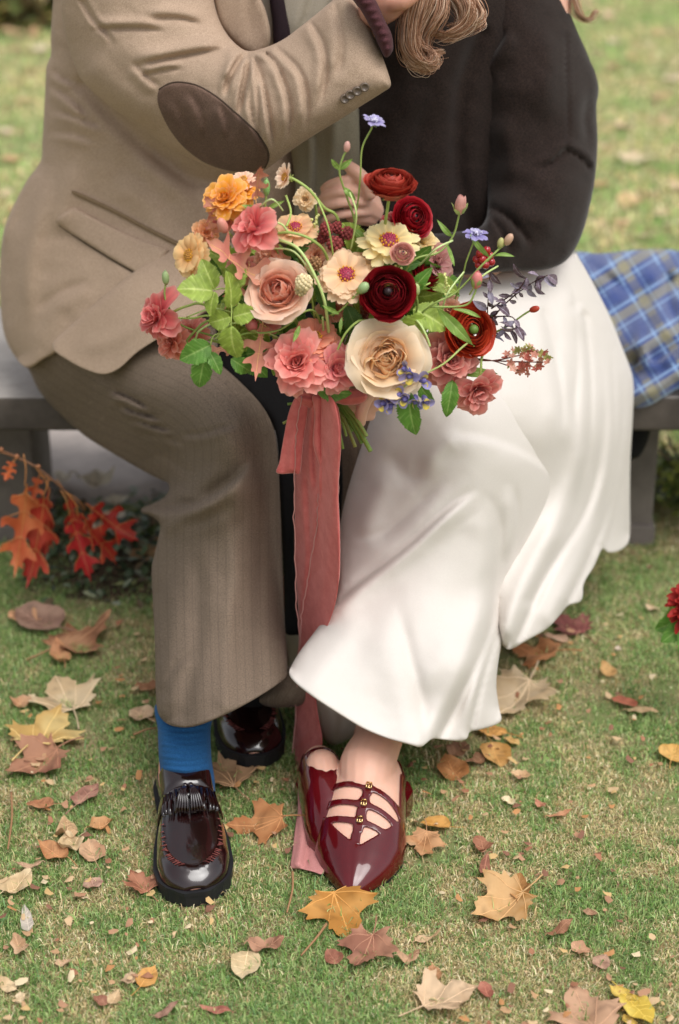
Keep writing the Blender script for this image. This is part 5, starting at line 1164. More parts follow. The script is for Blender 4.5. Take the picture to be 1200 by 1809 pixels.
# ---- berries, pods
def pod(u, v, Y, R, c, name, bumps=34, mat=m_pod):
    r = R / ppm(Y, v); mb = MB(); p = np.array(P(u, v, Y))
    mb.add(*ellipsoid(p, (.8 * r,) * 3, nu=8, nv=6), col=mixc(c, (0, 0, 0), .4))
    for i in range(bumps):
        z = 1 - 2 * (i + .5) / bumps; a = i * 2.39996; q = math.sqrt(1 - z * z); d = np.array([q * math.cos(a), q * math.sin(a), z]); mb.add(*ellipsoid(p + d * r * .8, (r * .25,) * 3, nu=6, nv=4), col=np.array(c) * rng.uniform(.7, 1.25))
    return mb.build(name, mat, bq)
for u, v, Y, R in ((577, 404, 2.335, 13), (597, 402, 2.345, 12), (613, 412, 2.34, 13), (592, 431, 2.325, 15), (570, 420, 2.345, 11), (606, 424, 2.35, 11)): pod(u, v, Y, R, L_('#8a4240'), 'bramble_berry')
pod(557, 464, 2.30, 12, L_('#8c6a4a'), 'seed_pod'); pod(537, 499, 2.265, 16, L_('#d9c9a0'), 'seed_pod', 60); pod(532, 512, 2.27, 12, L_('#c9b78c'), 'seed_pod')
for k, (u, v) in enumerate(((848, 447), (860, 442), (866, 452), (852, 458), (842, 458), (868, 463), (858, 468), (846, 468), (862, 456))):
    mb = MB(); r = 7.2 / 1240; mb.add(*ellipsoid(P(u, v, 2.335 + .006 * (k % 3)), (r,) * 3, nu=12, nv=9), col=L_('#a01c22')); mb.add(*ellipsoid(P(u + 1, v - 6, 2.333 + .006 * (k % 3)), (r * .18,) * 3, nu=5, nv=4), col=L_('#2b1a12')); mb.build('red_berry', m_berry, bq)
# ---- leaves of the bouquet
def qleaf(seed, c, cv, L=1., W=.7, teeth=16, quilt=.05, fold=.25, curl=.3, kind='ovate'):
    g = np.random.default_rng(seed); ns, nt_ = 37, 17; s = np.linspace(0, 1, ns)[:, None]; t = np.linspace(-1, 1, nt_)[None]
    w = W / 2 * np.sin(math.pi * s ** .75) ** .75 if kind == 'ovate' else W / 2 * np.sin(math.pi * s ** .9) ** .9
    saw = 1 + .26 * np.abs(t) ** 6 * (np.mod(s * teeth, 1) - .5) * (1 if teeth else 0)
    x = t * w * saw; ph = s * 8 - np.abs(t) * 1.9; q = np.abs(np.sin(math.pi * ph)) ** .6
    y = L * s + .10 * np.abs(t) * w; z = fold * np.abs(x) - curl * (s - .3) ** 2 * L + quilt * q * w * (1 - t ** 8) + .03 * np.sin(6 * s + seed) * t
    C = np.array(c) + (np.array(cv) - np.array(c)) * (np.clip(1 - q * 2.2, 0, 1) * .8 + np.exp(-(t / .07) ** 2) * .9).clip(0, 1)[..., None] * np.ones_like(s)[..., None]
    C = C * (1 + (fbm(x * 9 + seed, y * 9, 2, seed) - .5)[..., None] * .5)
    V = np.stack([x, y, z], -1).reshape(-1, 3); F = [(i * nt_ + j, i * nt_ + j + 1, (i + 1) * nt_ + j + 1, (i + 1) * nt_ + j) for i in range(ns - 1) for j in range(nt_ - 1)]
    return V, F, C.reshape(-1, 3)
def place_leaf(name, me_, a, b, parent, twist=0., widthscale=1., n=None):
    "leaf mesh (1 long towards +y, face +z) from point a to point b"
    y = (b - a); L = y.length; y.normalize(); n = n or (Vector(CAM) - a).normalized(); n = (n + Vector((rng.normal(0, .2), rng.normal(0, .1), rng.normal(0, .2)))).normalized()
    x = y.cross(n).normalized(); z = x.cross(y); M = Matrix.Identity(4)
    for i in range(3): M[i][0] = x[i] * L * widthscale; M[i][1] = y[i] * L; M[i][2] = z[i] * L; M[i][3] = a[i]
    M = M @ Matrix.Rotation(twist, 4, 'Y'); return base_obj(name, me_, parent, M)
def qm(seed, c, cv, **k): V, F, C = qleaf(seed, L_(c), L_(cv), **k); return mesh_np('leaf', V, F, mats=[m_leafg], cols=C)
LIME = [qm(i, '#93aa4a', '#c4d47c', W=.78, curl=.25 + .1 * i) for i in range(3)]; GRN = [qm(10 + i, '#5f8c3a', '#97b868', W=.72, curl=.2 + .2 * i) for i in range(3)]
DGR = [qm(20 + i, '#4a7230', '#76965a', W=.5, curl=.3, quilt=.02) for i in range(3)]; NAR = [qm(30 + i, '#7fa04c', '#b0c57c', W=.22, teeth=0, quilt=.0, kind='n', curl=.4 * i) for i in range(3)]
for k, (a, b, Y, T_, ws) in enumerate((((377, 514), (314, 508), 2.285, 0, 1.1), ((379, 511), (357, 458), 2.29, 1, .9), ((379, 515), (370, 558), 2.285, 1, .85), ((408, 514), (426, 458), 2.30, 1, .95), ((408, 545), (404, 485), 2.285, 0, .7),
        ((407, 560), (366, 572), 2.28, 0, 1.), ((411, 560), (453, 549), 2.28, 0, 1.), ((408, 577), (414, 637), 2.27, 0, .95), ((373, 609), (318, 636), 2.30, 2, 1.05), ((362, 628), (352, 688), 2.295, 2, .75), ((371, 622), (392, 660), 2.30, 2, .8), ((409, 634), (447, 659), 2.29, 2, .85))):
    set_ = (LIME, LIME, GRN)[T_]; place_leaf('leaf', set_[k % 3], PV(*a, Y), PV(*b, Y - .012 + .02 * (k % 2)), bq, rng.normal(0, .25), ws)
for pts in ([(378, 512, 2.29), (400, 512, 2.29), (430, 545, 2.29), (452, 560, 2.31), (560, 680, 2.38)], [(408, 577, 2.28), (409, 540, 2.285), (400, 514, 2.29)], [(372, 610, 2.30), (384, 590, 2.30), (440, 600, 2.33), (560, 685, 2.38)]):
    V, F = tube(np.array([tuple(P(*q)) for q in pts]), .0011, 6, 6); mb = MB(); mb.add(V, F, L_('#a8ba68')); mb.build('stem', m_stem, bq)
for a, b, Y, m_, ws in (((722, 690), (734, 772), 2.255, GRN[0], .82), ((800, 672), (783, 738), 2.285, GRN[1], .6), ((742, 680), (764, 712), 2.27, GRN[2], .9), ((770, 541), (838, 612), 2.27, NAR[0], 1.), ((800, 545), (850, 556), 2.28, NAR[1], .8), ((752, 560), (692, 600), 2.30, LIME[0], .9),
        ((730, 545), (795, 580), 2.31, LIME[1], .9), ((720, 520), (768, 478), 2.31, GRN[0], .5), ((700, 480), (756, 520), 2.30, NAR[2], 1.2), ((560, 500), (592, 560), 2.33, DGR[0], .9), ((612, 540), (640, 610), 2.33, DGR[1], .9), ((740, 640), (700, 680), 2.33, DGR[2], 1.),
        ((800, 655), (880, 660), 2.33, NAR[0], 1.), ((560, 690), (620, 700), 2.30, GRN[1], .7), ((600, 610), (560, 690), 2.35, DGR[1], 1.), ((655, 440), (622, 400), 2.35, NAR[1], 1.2), ((840, 590), (870, 560), 2.34, DGR[0], .7), ((600, 300), (584, 282), 2.335, NAR[0], 1.5),
        ((600, 300), (622, 284), 2.335, NAR[1], 1.5), ((606, 330), (628, 352), 2.34, NAR[2], 1.5), ((470, 375), (425, 362), 2.335, NAR[0], 1.), ((470, 370), (500, 355), 2.335, NAR[1], 1.), ((800, 420), (775, 396), 2.33, NAR[2], 1.1), ((790, 432), (803, 470), 2.325, NAR[0], 1.), ((865, 455), (832, 420), 2.32, NAR[1], .9),
        ((870, 452), (905, 446), 2.32, NAR[2], .9), ((600, 555), (570, 540), 2.28, NAR[0], 1.), ((604, 560), (600, 590), 2.28, NAR[1], 1.), ((530, 575), (520, 605), 2.28, NAR[0], 1.4), ((360, 450), (392, 486), 2.33, DGR[2], .8)):
    place_leaf('leaf', m_, PV(*a, Y), PV(*b, Y - .01), bq, rng.normal(0, .3), ws)
# coral oak leaves
OK_ = []
for i, (c, cb) in enumerate((('#c47f70', '#cf9a80'), ('#cc8f78', '#c07468'), ('#bd7464', '#cc8f7c'))):
    V, F, C = leaf_mesh('oak', 50 + i, L_(c), L_(cb), curl=.6, vein=L_('#dcae7c'), fold=.55, wid=.8, asym=.35, spots=.15, petiole=.2, wob=.02); OK_.append(mesh_np('oak_leaf', V, F, mats=[m_leafd], cols=C))
for k, (a, b, Y, ws) in enumerate((((478, 500), (352, 438), 2.31, 1.), ((452, 356), (458, 283), 2.33, .75), ((400, 392), (358, 342), 2.35, .8), ((440, 480), (400, 545), 2.33, .9), ((466, 560), (452, 662), 2.31, .95), ((430, 600), (362, 630), 2.32, .8), ((470, 470), (490, 410), 2.33, .8), ((380, 420), (362, 372), 2.34, .8), ((500, 560), (440, 530), 2.34, .9))):
    place_leaf('oak_leaf', OK_[k % 3], PV(*a, Y), PV(*b, Y - .015), bq, rng.normal(0, .25), ws)
# hidden depth: foliage that fills the dome behind the flowers
for k in range(170):
    a, q = rng.random() * 6.283, math.sqrt(rng.random()); u, v = 585 + 205 * q * math.cos(a), 545 + 120 * q * math.sin(a); Y = rng.uniform(2.345, 2.43); d = rng.random() * 6.28; l = rng.uniform(40, 75)
    place_leaf('leaf', (GRN + DGR + LIME + LIME)[k % 12], PV(u, v, Y), PV(u + l * math.cos(d), v + l * math.sin(d) * .8, Y - .02), bq, rng.normal(0, .6), rng.uniform(.6, 1.))
# dark purple sprigs
m_pl = attr_mat('purple_leaf', rough=.45, transl=.05, spec=.4, var=.15)
PL = []
for i in range(3): V, F, C = qleaf(60 + i, L_(('#7a6a78', '#8b8496', '#5e4a54')[i]), L_('#a8a2b0'), W=.42, teeth=0, quilt=.02, curl=.4, kind='n'); PL.append(mesh_np('purple_leaf', V, F, mats=[m_pl], cols=C))
for pts, nl in (([(860, 610, 2.35), (862, 540, 2.33), (866, 480, 2.32)], 12), ([(858, 575, 2.34), (900, 530, 2.325), (940, 500, 2.32), (968, 486, 2.31)], 16), ([(868, 545, 2.33), (915, 512, 2.32), (930, 490, 2.32)], 10), ([(850, 610, 2.34), (890, 585, 2.325), (910, 580, 2.32)], 9), ([(866, 560, 2.33), (905, 560, 2.32), (912, 580, 2.32)], 7)):
    pp = np.array([tuple(P(*q)) for q in pts]); V, F = tube(pp, (.0013, .0009, .0006), 5, 6); mb = MB(); mb.add(V, F, L_('#4a2c26')); mb.build('sprig', m_stem, bq)
    sm_ = smooth_poly(np.array(pts, float), 10, False)
    for k in range(nl):
        q = sm_[int((.2 + .8 * k / (nl - 1)) * (len(sm_) - 1))]; a = rng.uniform(-.3, .3) + (-1.57 + 1.9 * (1 if k % 2 else -1)) + .5; l = rng.uniform(17, 28) if k < nl - 1 else 28
        d = np.array([math.cos(a + rng.normal(0, .5)), math.sin(a + rng.normal(0, .5))]); place_leaf('purple_leaf', PL[k % 3], PV(*q), PV(q[0] + l * d[0], q[1] + l * d[1], q[2] + rng.normal(0, .008)), bq, rng.normal(0, .6), 1.)
# abelia cluster: tiny stars of bracts
mb = MB(); AB = [petal(.0075, .0042, 35, 20, r0=.0005, cup=.2, base=.4, rnd=.3, point=.6, c0=L_('#b8876c'), c1=L_('#cf9684'), ns=4, nt=3, seed=i)[:2] for i in range(3)]
for k in range(46):
    a, q = rng.random() * 6.283, math.sqrt(rng.random()); p = PV(932 + 40 * q * math.cos(a), 636 + 24 * q * math.sin(a), 2.32 + rng.normal(0, .012)); M = frame(p, face(rng.normal(0, .9), rng.normal(.2, .9)))
    star = MB(); col = L_(('#c58a78', '#a9a868', '#b5685a', '#d3a593')[k % 4])
    for j in range(5): V, F = AB[j % 3]; rm = np.array((M @ Matrix.Rotation(j * 1.2566, 4, 'Z')).to_3x3()); star.add(V @ rm.T + np.array(p), F, col)
    star.build('abelia_floret', m_petal, bq)
for e in ((900, 632), (930, 640), (950, 620), (960, 640), (920, 655)):
    V, F = tube(np.array([tuple(P(820, 632, 2.34)), tuple(P(870, 637, 2.325)), tuple(P(*e, 2.32))]), .0009, 5, 5); mb = MB(); mb.add(V, F, L_('#6b3a30')); mb.build('sprig', m_stem, bq)
# purple and yellow bell flowers on an arching stem
def bell(u, v, Y, R, d):
    r = R / ppm(Y, v); M = frame(PV(u, v, Y), face(*d)); mb = MB(); mb.add(*ellipsoid((0, 0, -.2 * r), (.35 * r, .35 * r, .7 * r), nu=10, nv=6), col=L_('#7f78b4'))
    o = base_obj('bell_flower', mesh_np('bell_flower', np.concatenate(mb.V), mb.F, mats=[m_petal], cols=np.concatenate(mb.C)), bq, M)
    ring(o, 2, m_petal, jit=.1, L=1.5 * r, W=1.2 * r, tilt=75, curl=40, r0=.1 * r, z0=-.6 * r, wrap=.5, cup=.3, ruf=.06, rnd=.2, base=.5, c0=lin('#8f88bc'), c1=lin('#a9a2d4'), ns=7, nt=7)
    ring(o, 2, m_petal, jit=.1, rot=1.5, L=1.3 * r, W=.9 * r, tilt=70, curl=20, r0=.1 * r, z0=-.6 * r, wrap=.5, cup=.3, ruf=.05, rnd=.2, base=.5, c0=L_('#e8dfc0'), c1=L_('#d9c23c'), ns=7, nt=7)
for u, v, d in ((678, 712, (-.8, -.4)), (690, 716, (-.2, -.9)), (716, 652, (-.9, .2)), (724, 664, (-.2, -.6)), (716, 704, (-.5, -.7)), (734, 708, (0, -1.2)), (752, 708, (.4, -1)), (748, 672, (.5, -.2)), (706, 698, (-.5, .1))): bell(u, v, 2.245, 17, d)
V, F = tube(np.array([tuple(P(*q)) for q in ((686, 722, 2.25), (706, 690, 2.25), (745, 664, 2.255), (785, 642, 2.26), (815, 615, 2.275), (835, 600, 2.33))]), (.0009, .0013, .0016), 6, 7); mb = MB(); mb.add(V, F, L_('#a7b46c')); mb.build('stem', m_stem, bq)
# pale spikes
for u0, v0, u1, v1, Y in ((788, 520, 786, 484, 2.32), (700, 470, 716, 500, 2.30), (560, 380, 552, 420, 2.35)):
    mb = MB()
    for k in range(16):
        t = k / 15; mb.add(*ellipsoid(P(u0 + (u1 - u0) * t + rng.normal(0, 4 * (1.1 - t)), v0 + (v1 - v0) * t, Y + rng.normal(0, .003)), (.0022,) * 3, nu=5, nv=4), col=L_('#d5d88c'))
    mb.build('green_spike', m_stem, bq)
# ---- cut stems below the hand
for k, (x0, x1, v1, Y1, r) in enumerate(((600, 655, 797, 2.32, .0034), (594, 640, 783, 2.335, .003), (604, 648, 770, 2.33, .0028), (590, 628, 790, 2.35, .0026), (584, 606, 793, 2.36, .0022), (598, 622, 762, 2.37, .003), (588, 612, 770, 2.38, .002), (575, 500, 748, 2.36, .0022), (570, 508, 714, 2.37, .002), (580, 580, 772, 2.355, .0026), (592, 636, 765, 2.39, .003))):
    V, F = tube(np.array([tuple(P(x0 - 6, 660, 2.39)), tuple(P(x0, 706, 2.385)), tuple(P((x0 + x1) / 2 + 2, (706 + v1) / 2, (2.38 + Y1) / 2)), tuple(P(x1, v1, Y1))]), r, 8, 5); mb = MB(); mb.add(V, F, L_(('#7f9a4a', '#6a8a3e', '#94a85a', '#8a8f4a')[k % 4])); mb.build('cut_stem', m_stem, bq)

# ---- velvet ribbon
m_vel, nt, bs = nmat('dusty_pink_velvet'); v = texco(nt); n1 = noise_(nt, v, 45, 5, .7); n2 = noise_(nt, v, 900, 3, .7)
lw = nt.nodes.new('ShaderNodeLayerWeight'); lw.inputs[0].default_value = .5
c = mix_(nt, ramp_(nt, n1, [(.3, 0.), (.75, 1.)]), lin('#bb5651'), lin('#d67873')); nt.links.new(c, bs.inputs['Base Color'])
bs.inputs['Roughness'].default_value = .85; bs.inputs['Sheen Weight'].default_value = .8; bs.inputs['Sheen Roughness'].default_value = .3; bs.inputs['Sheen Tint'].default_value = (*L_('#f0c4bc'), 1); bump_(nt, bs, n2, .5, .0008)
gy = lambda u, v: float(G(u, v, .012)[1])
rb = base_obj('ribbon', None, bq, WM[bq.name].copy()); rb['label'] = 'long dusty pink velvet ribbon'
inflate('ribbon_tail', [(532, 696), (526, 740), (522, 800), (521, 880), (520, 960), (524, 1040), (528, 1110), (526, 1180), (522, 1250), (518, 1330), (521, 1385), (532, 1404), (548, 1396), (562, 1350), (570, 1310), (562, 1260), (556, 1200), (562, 1150), (592, 1070), (600, 1000), (598, 920), (597, 860), (600, 790), (599, 745), (588, 704), (560, 690)],
        [(560, 700, 2.335), (560, 850, 2.34), (560, 1000, 2.35), (560, 1100, 2.37), (540, 1200, 2.40), (540, 1340, 2.345), (540, 1400, 2.27)], .004, 8,
        [([(560, 720), (552, 800), (556, 880)], 8, .013, 's', 'a'), ([(545, 760), (540, 860), (545, 980), (538, 1080)], 7, .007, 's'), ([(563, 870), (560, 930), (548, 1000), (532, 1090), (528, 1180)], 7, .006, 'o', 'ab'), ([(536, 700), (530, 800), (536, 960)], 8, .004, 'r', 'a'), ([(586, 720), (588, 850), (590, 960)], 9, .005, 'r', 'a'), ([(575, 880), (580, 980), (560, 1100)], 10, .004, 'r'), ([(575, 1290), (540, 1310), (520, 1330)], 8, .004, 's')], m_vel, rb, Tb=.002, step=4.5)
for pts in ([(532, 700, 2.331), (523, 780, 2.336), (520, 900, 2.342), (523, 1040, 2.35), (528, 1120, 2.372), (523, 1240, 2.398), (518, 1330, 2.345)], [(598, 720, 2.331), (600, 800, 2.336), (597, 900, 2.342), (599, 980, 2.35), (592, 1068, 2.362)], [(563, 872, 2.330), (560, 932, 2.335), (548, 1000, 2.34), (533, 1088, 2.36), (529, 1170, 2.385)]):
    sp_ = smooth_poly(np.array(pts, float), 10, False); sp_[:, 0] += rng.normal(0, .9, len(sp_)); V, F = tube(P(sp_[:, 0], sp_[:, 1], sp_[:, 2]), .0011, 4, 1); mb = MB(); mb.add(V, F, lin('#d9a39c')); mb.build('frayed_edge', m_petal, rb)
inflate('ribbon_tail', [(578, 700), (574, 740), (566, 800), (563, 860), (572, 930), (582, 1010), (590, 1050), (600, 1020), (601, 940), (598, 860), (603, 790), (601, 735), (590, 704)], [(585, 720, 2.326), (585, 860, 2.328), (585, 1000, 2.338), (600, 860, 2.330)], .004, 6, [([(590, 720), (580, 800), (584, 900), (592, 1010)], 7, .009, 's', 'a')], m_vel, rb, Tb=.002, step=4)
inflate('ribbon_end', [(524, 700), (510, 730), (500, 780), (494, 815), (489, 836), (520, 836), (530, 836), (536, 780), (545, 720), (545, 700)], [(520, 760, 2.345)], .004, 7, [([(532, 705), (520, 770), (514, 834)], 8, .006, 'r', 'b'), ([(524, 712), (506, 780), (500, 834)], 6, .003, 'v', 'b')], m_vel, rb, Tb=.002, step=4)
inflate('ribbon_loop', [(552, 700), (556, 730), (553, 780), (560, 810), (572, 850), (566, 866), (560, 868), (574, 860), (584, 800), (588, 755), (580, 722), (572, 700)], [(565, 780, 2.325)], .006, 7, [([(568, 712), (566, 770), (572, 830)], 7, .006, 's', 'a')], m_vel, rb, Tb=.002, step=4)
inflate('ribbon_loop', [(575, 706), (592, 730), (600, 765), (594, 800), (584, 770), (578, 735), (570, 715)], [(588, 750, 2.322)], .004, 6, [], m_vel, rb, Tb=.002, step=4)
inflate('ribbon_knot', [(524, 702), (534, 690), (556, 686), (590, 688), (618, 686), (640, 690), (650, 700), (640, 712), (612, 716), (590, 712), (570, 724), (550, 722), (532, 716)], [(560, 700, 2.335), (640, 700, 2.36)], .014, 12, [([(530, 700), (560, 704), (600, 702), (645, 696)], 5, .005, 's', 'ab'), ([(556, 690), (562, 704), (556, 722)], 5, .005, 'v', 'ab')], m_vel, rb, Tb=.02, step=4)
gy = lambda u, v: float(G(u, v, .012)[1])
inflate('ribbon_tail', [(534, 1352), (527, 1385), (526, 1430), (521, 1465), (517, 1500), (513, 1528), (516, 1534), (530, 1535), (552, 1540), (568, 1545), (574, 1538), (584, 1500), (590, 1440), (588, 1400), (560, 1380)], [(540, 1340, gy(540, 1340) - .08), (540, 1400, gy(540, 1400) - .03), (540, 1460, gy(540, 1460)), (540, 1540, gy(540, 1540) + .004), (580, 1540, gy(580, 1540))], .002, 5, [([(545, 1380), (548, 1430), (536, 1530)], 9, .008, 's', 'ab'), ([(528, 1430), (534, 1480), (524, 1530)], 6, .005, 'r', 'ab')],
        fabric('ribbon_reverse', lin('#b0706c'), lin('#c48c88'), 900, .8, .4), rb, Tb=.001, step=5)
L_ = lin
# =================================================================== FALLEN LEAVES AND OTHER THINGS ON THE GROUND
def ground_leaf(u, v, size, kind, col, colb, rot, label, curl=.3, lift=.012, tilt=.18, fold=.25, group=None, petiole=.45, wid=1., spots=.3):
    p = G(u, v, .012); s = size * 1.1 / ppm(p.y, v); seed = int(u * 7 + v * 13) % 9973
    V, F, C = leaf_mesh(kind, seed, mixc(L_(col), lin('#cfb796'), .22), mixc(L_(colb), lin('#b59a7a'), .15), curl=curl, fold=fold, petiole=petiole, wid=wid, spots=spots)
    V = V - [0, .45, 0]; V[:, 2] -= np.percentile(V[:, 2], 8)
    me = mesh_np('fallen_leaf', V * s, F, mats=[m_leafd], cols=C)
    g = random.Random(seed); M = Matrix.Translation((p.x, p.y, float(lawn_z(np.array(p.x), np.array(p.y))) + lift)) @ Matrix.Rotation(R_(rot), 4, 'Z') @ Matrix.Rotation(g.uniform(-tilt, tilt), 4, 'X') @ Matrix.Rotation(g.uniform(-tilt, tilt), 4, 'Y')
    o = base_obj('fallen_leaf', me, None, M); tag(o, label, 'fallen leaf', group or 'leaves fallen on the lawn'); return o
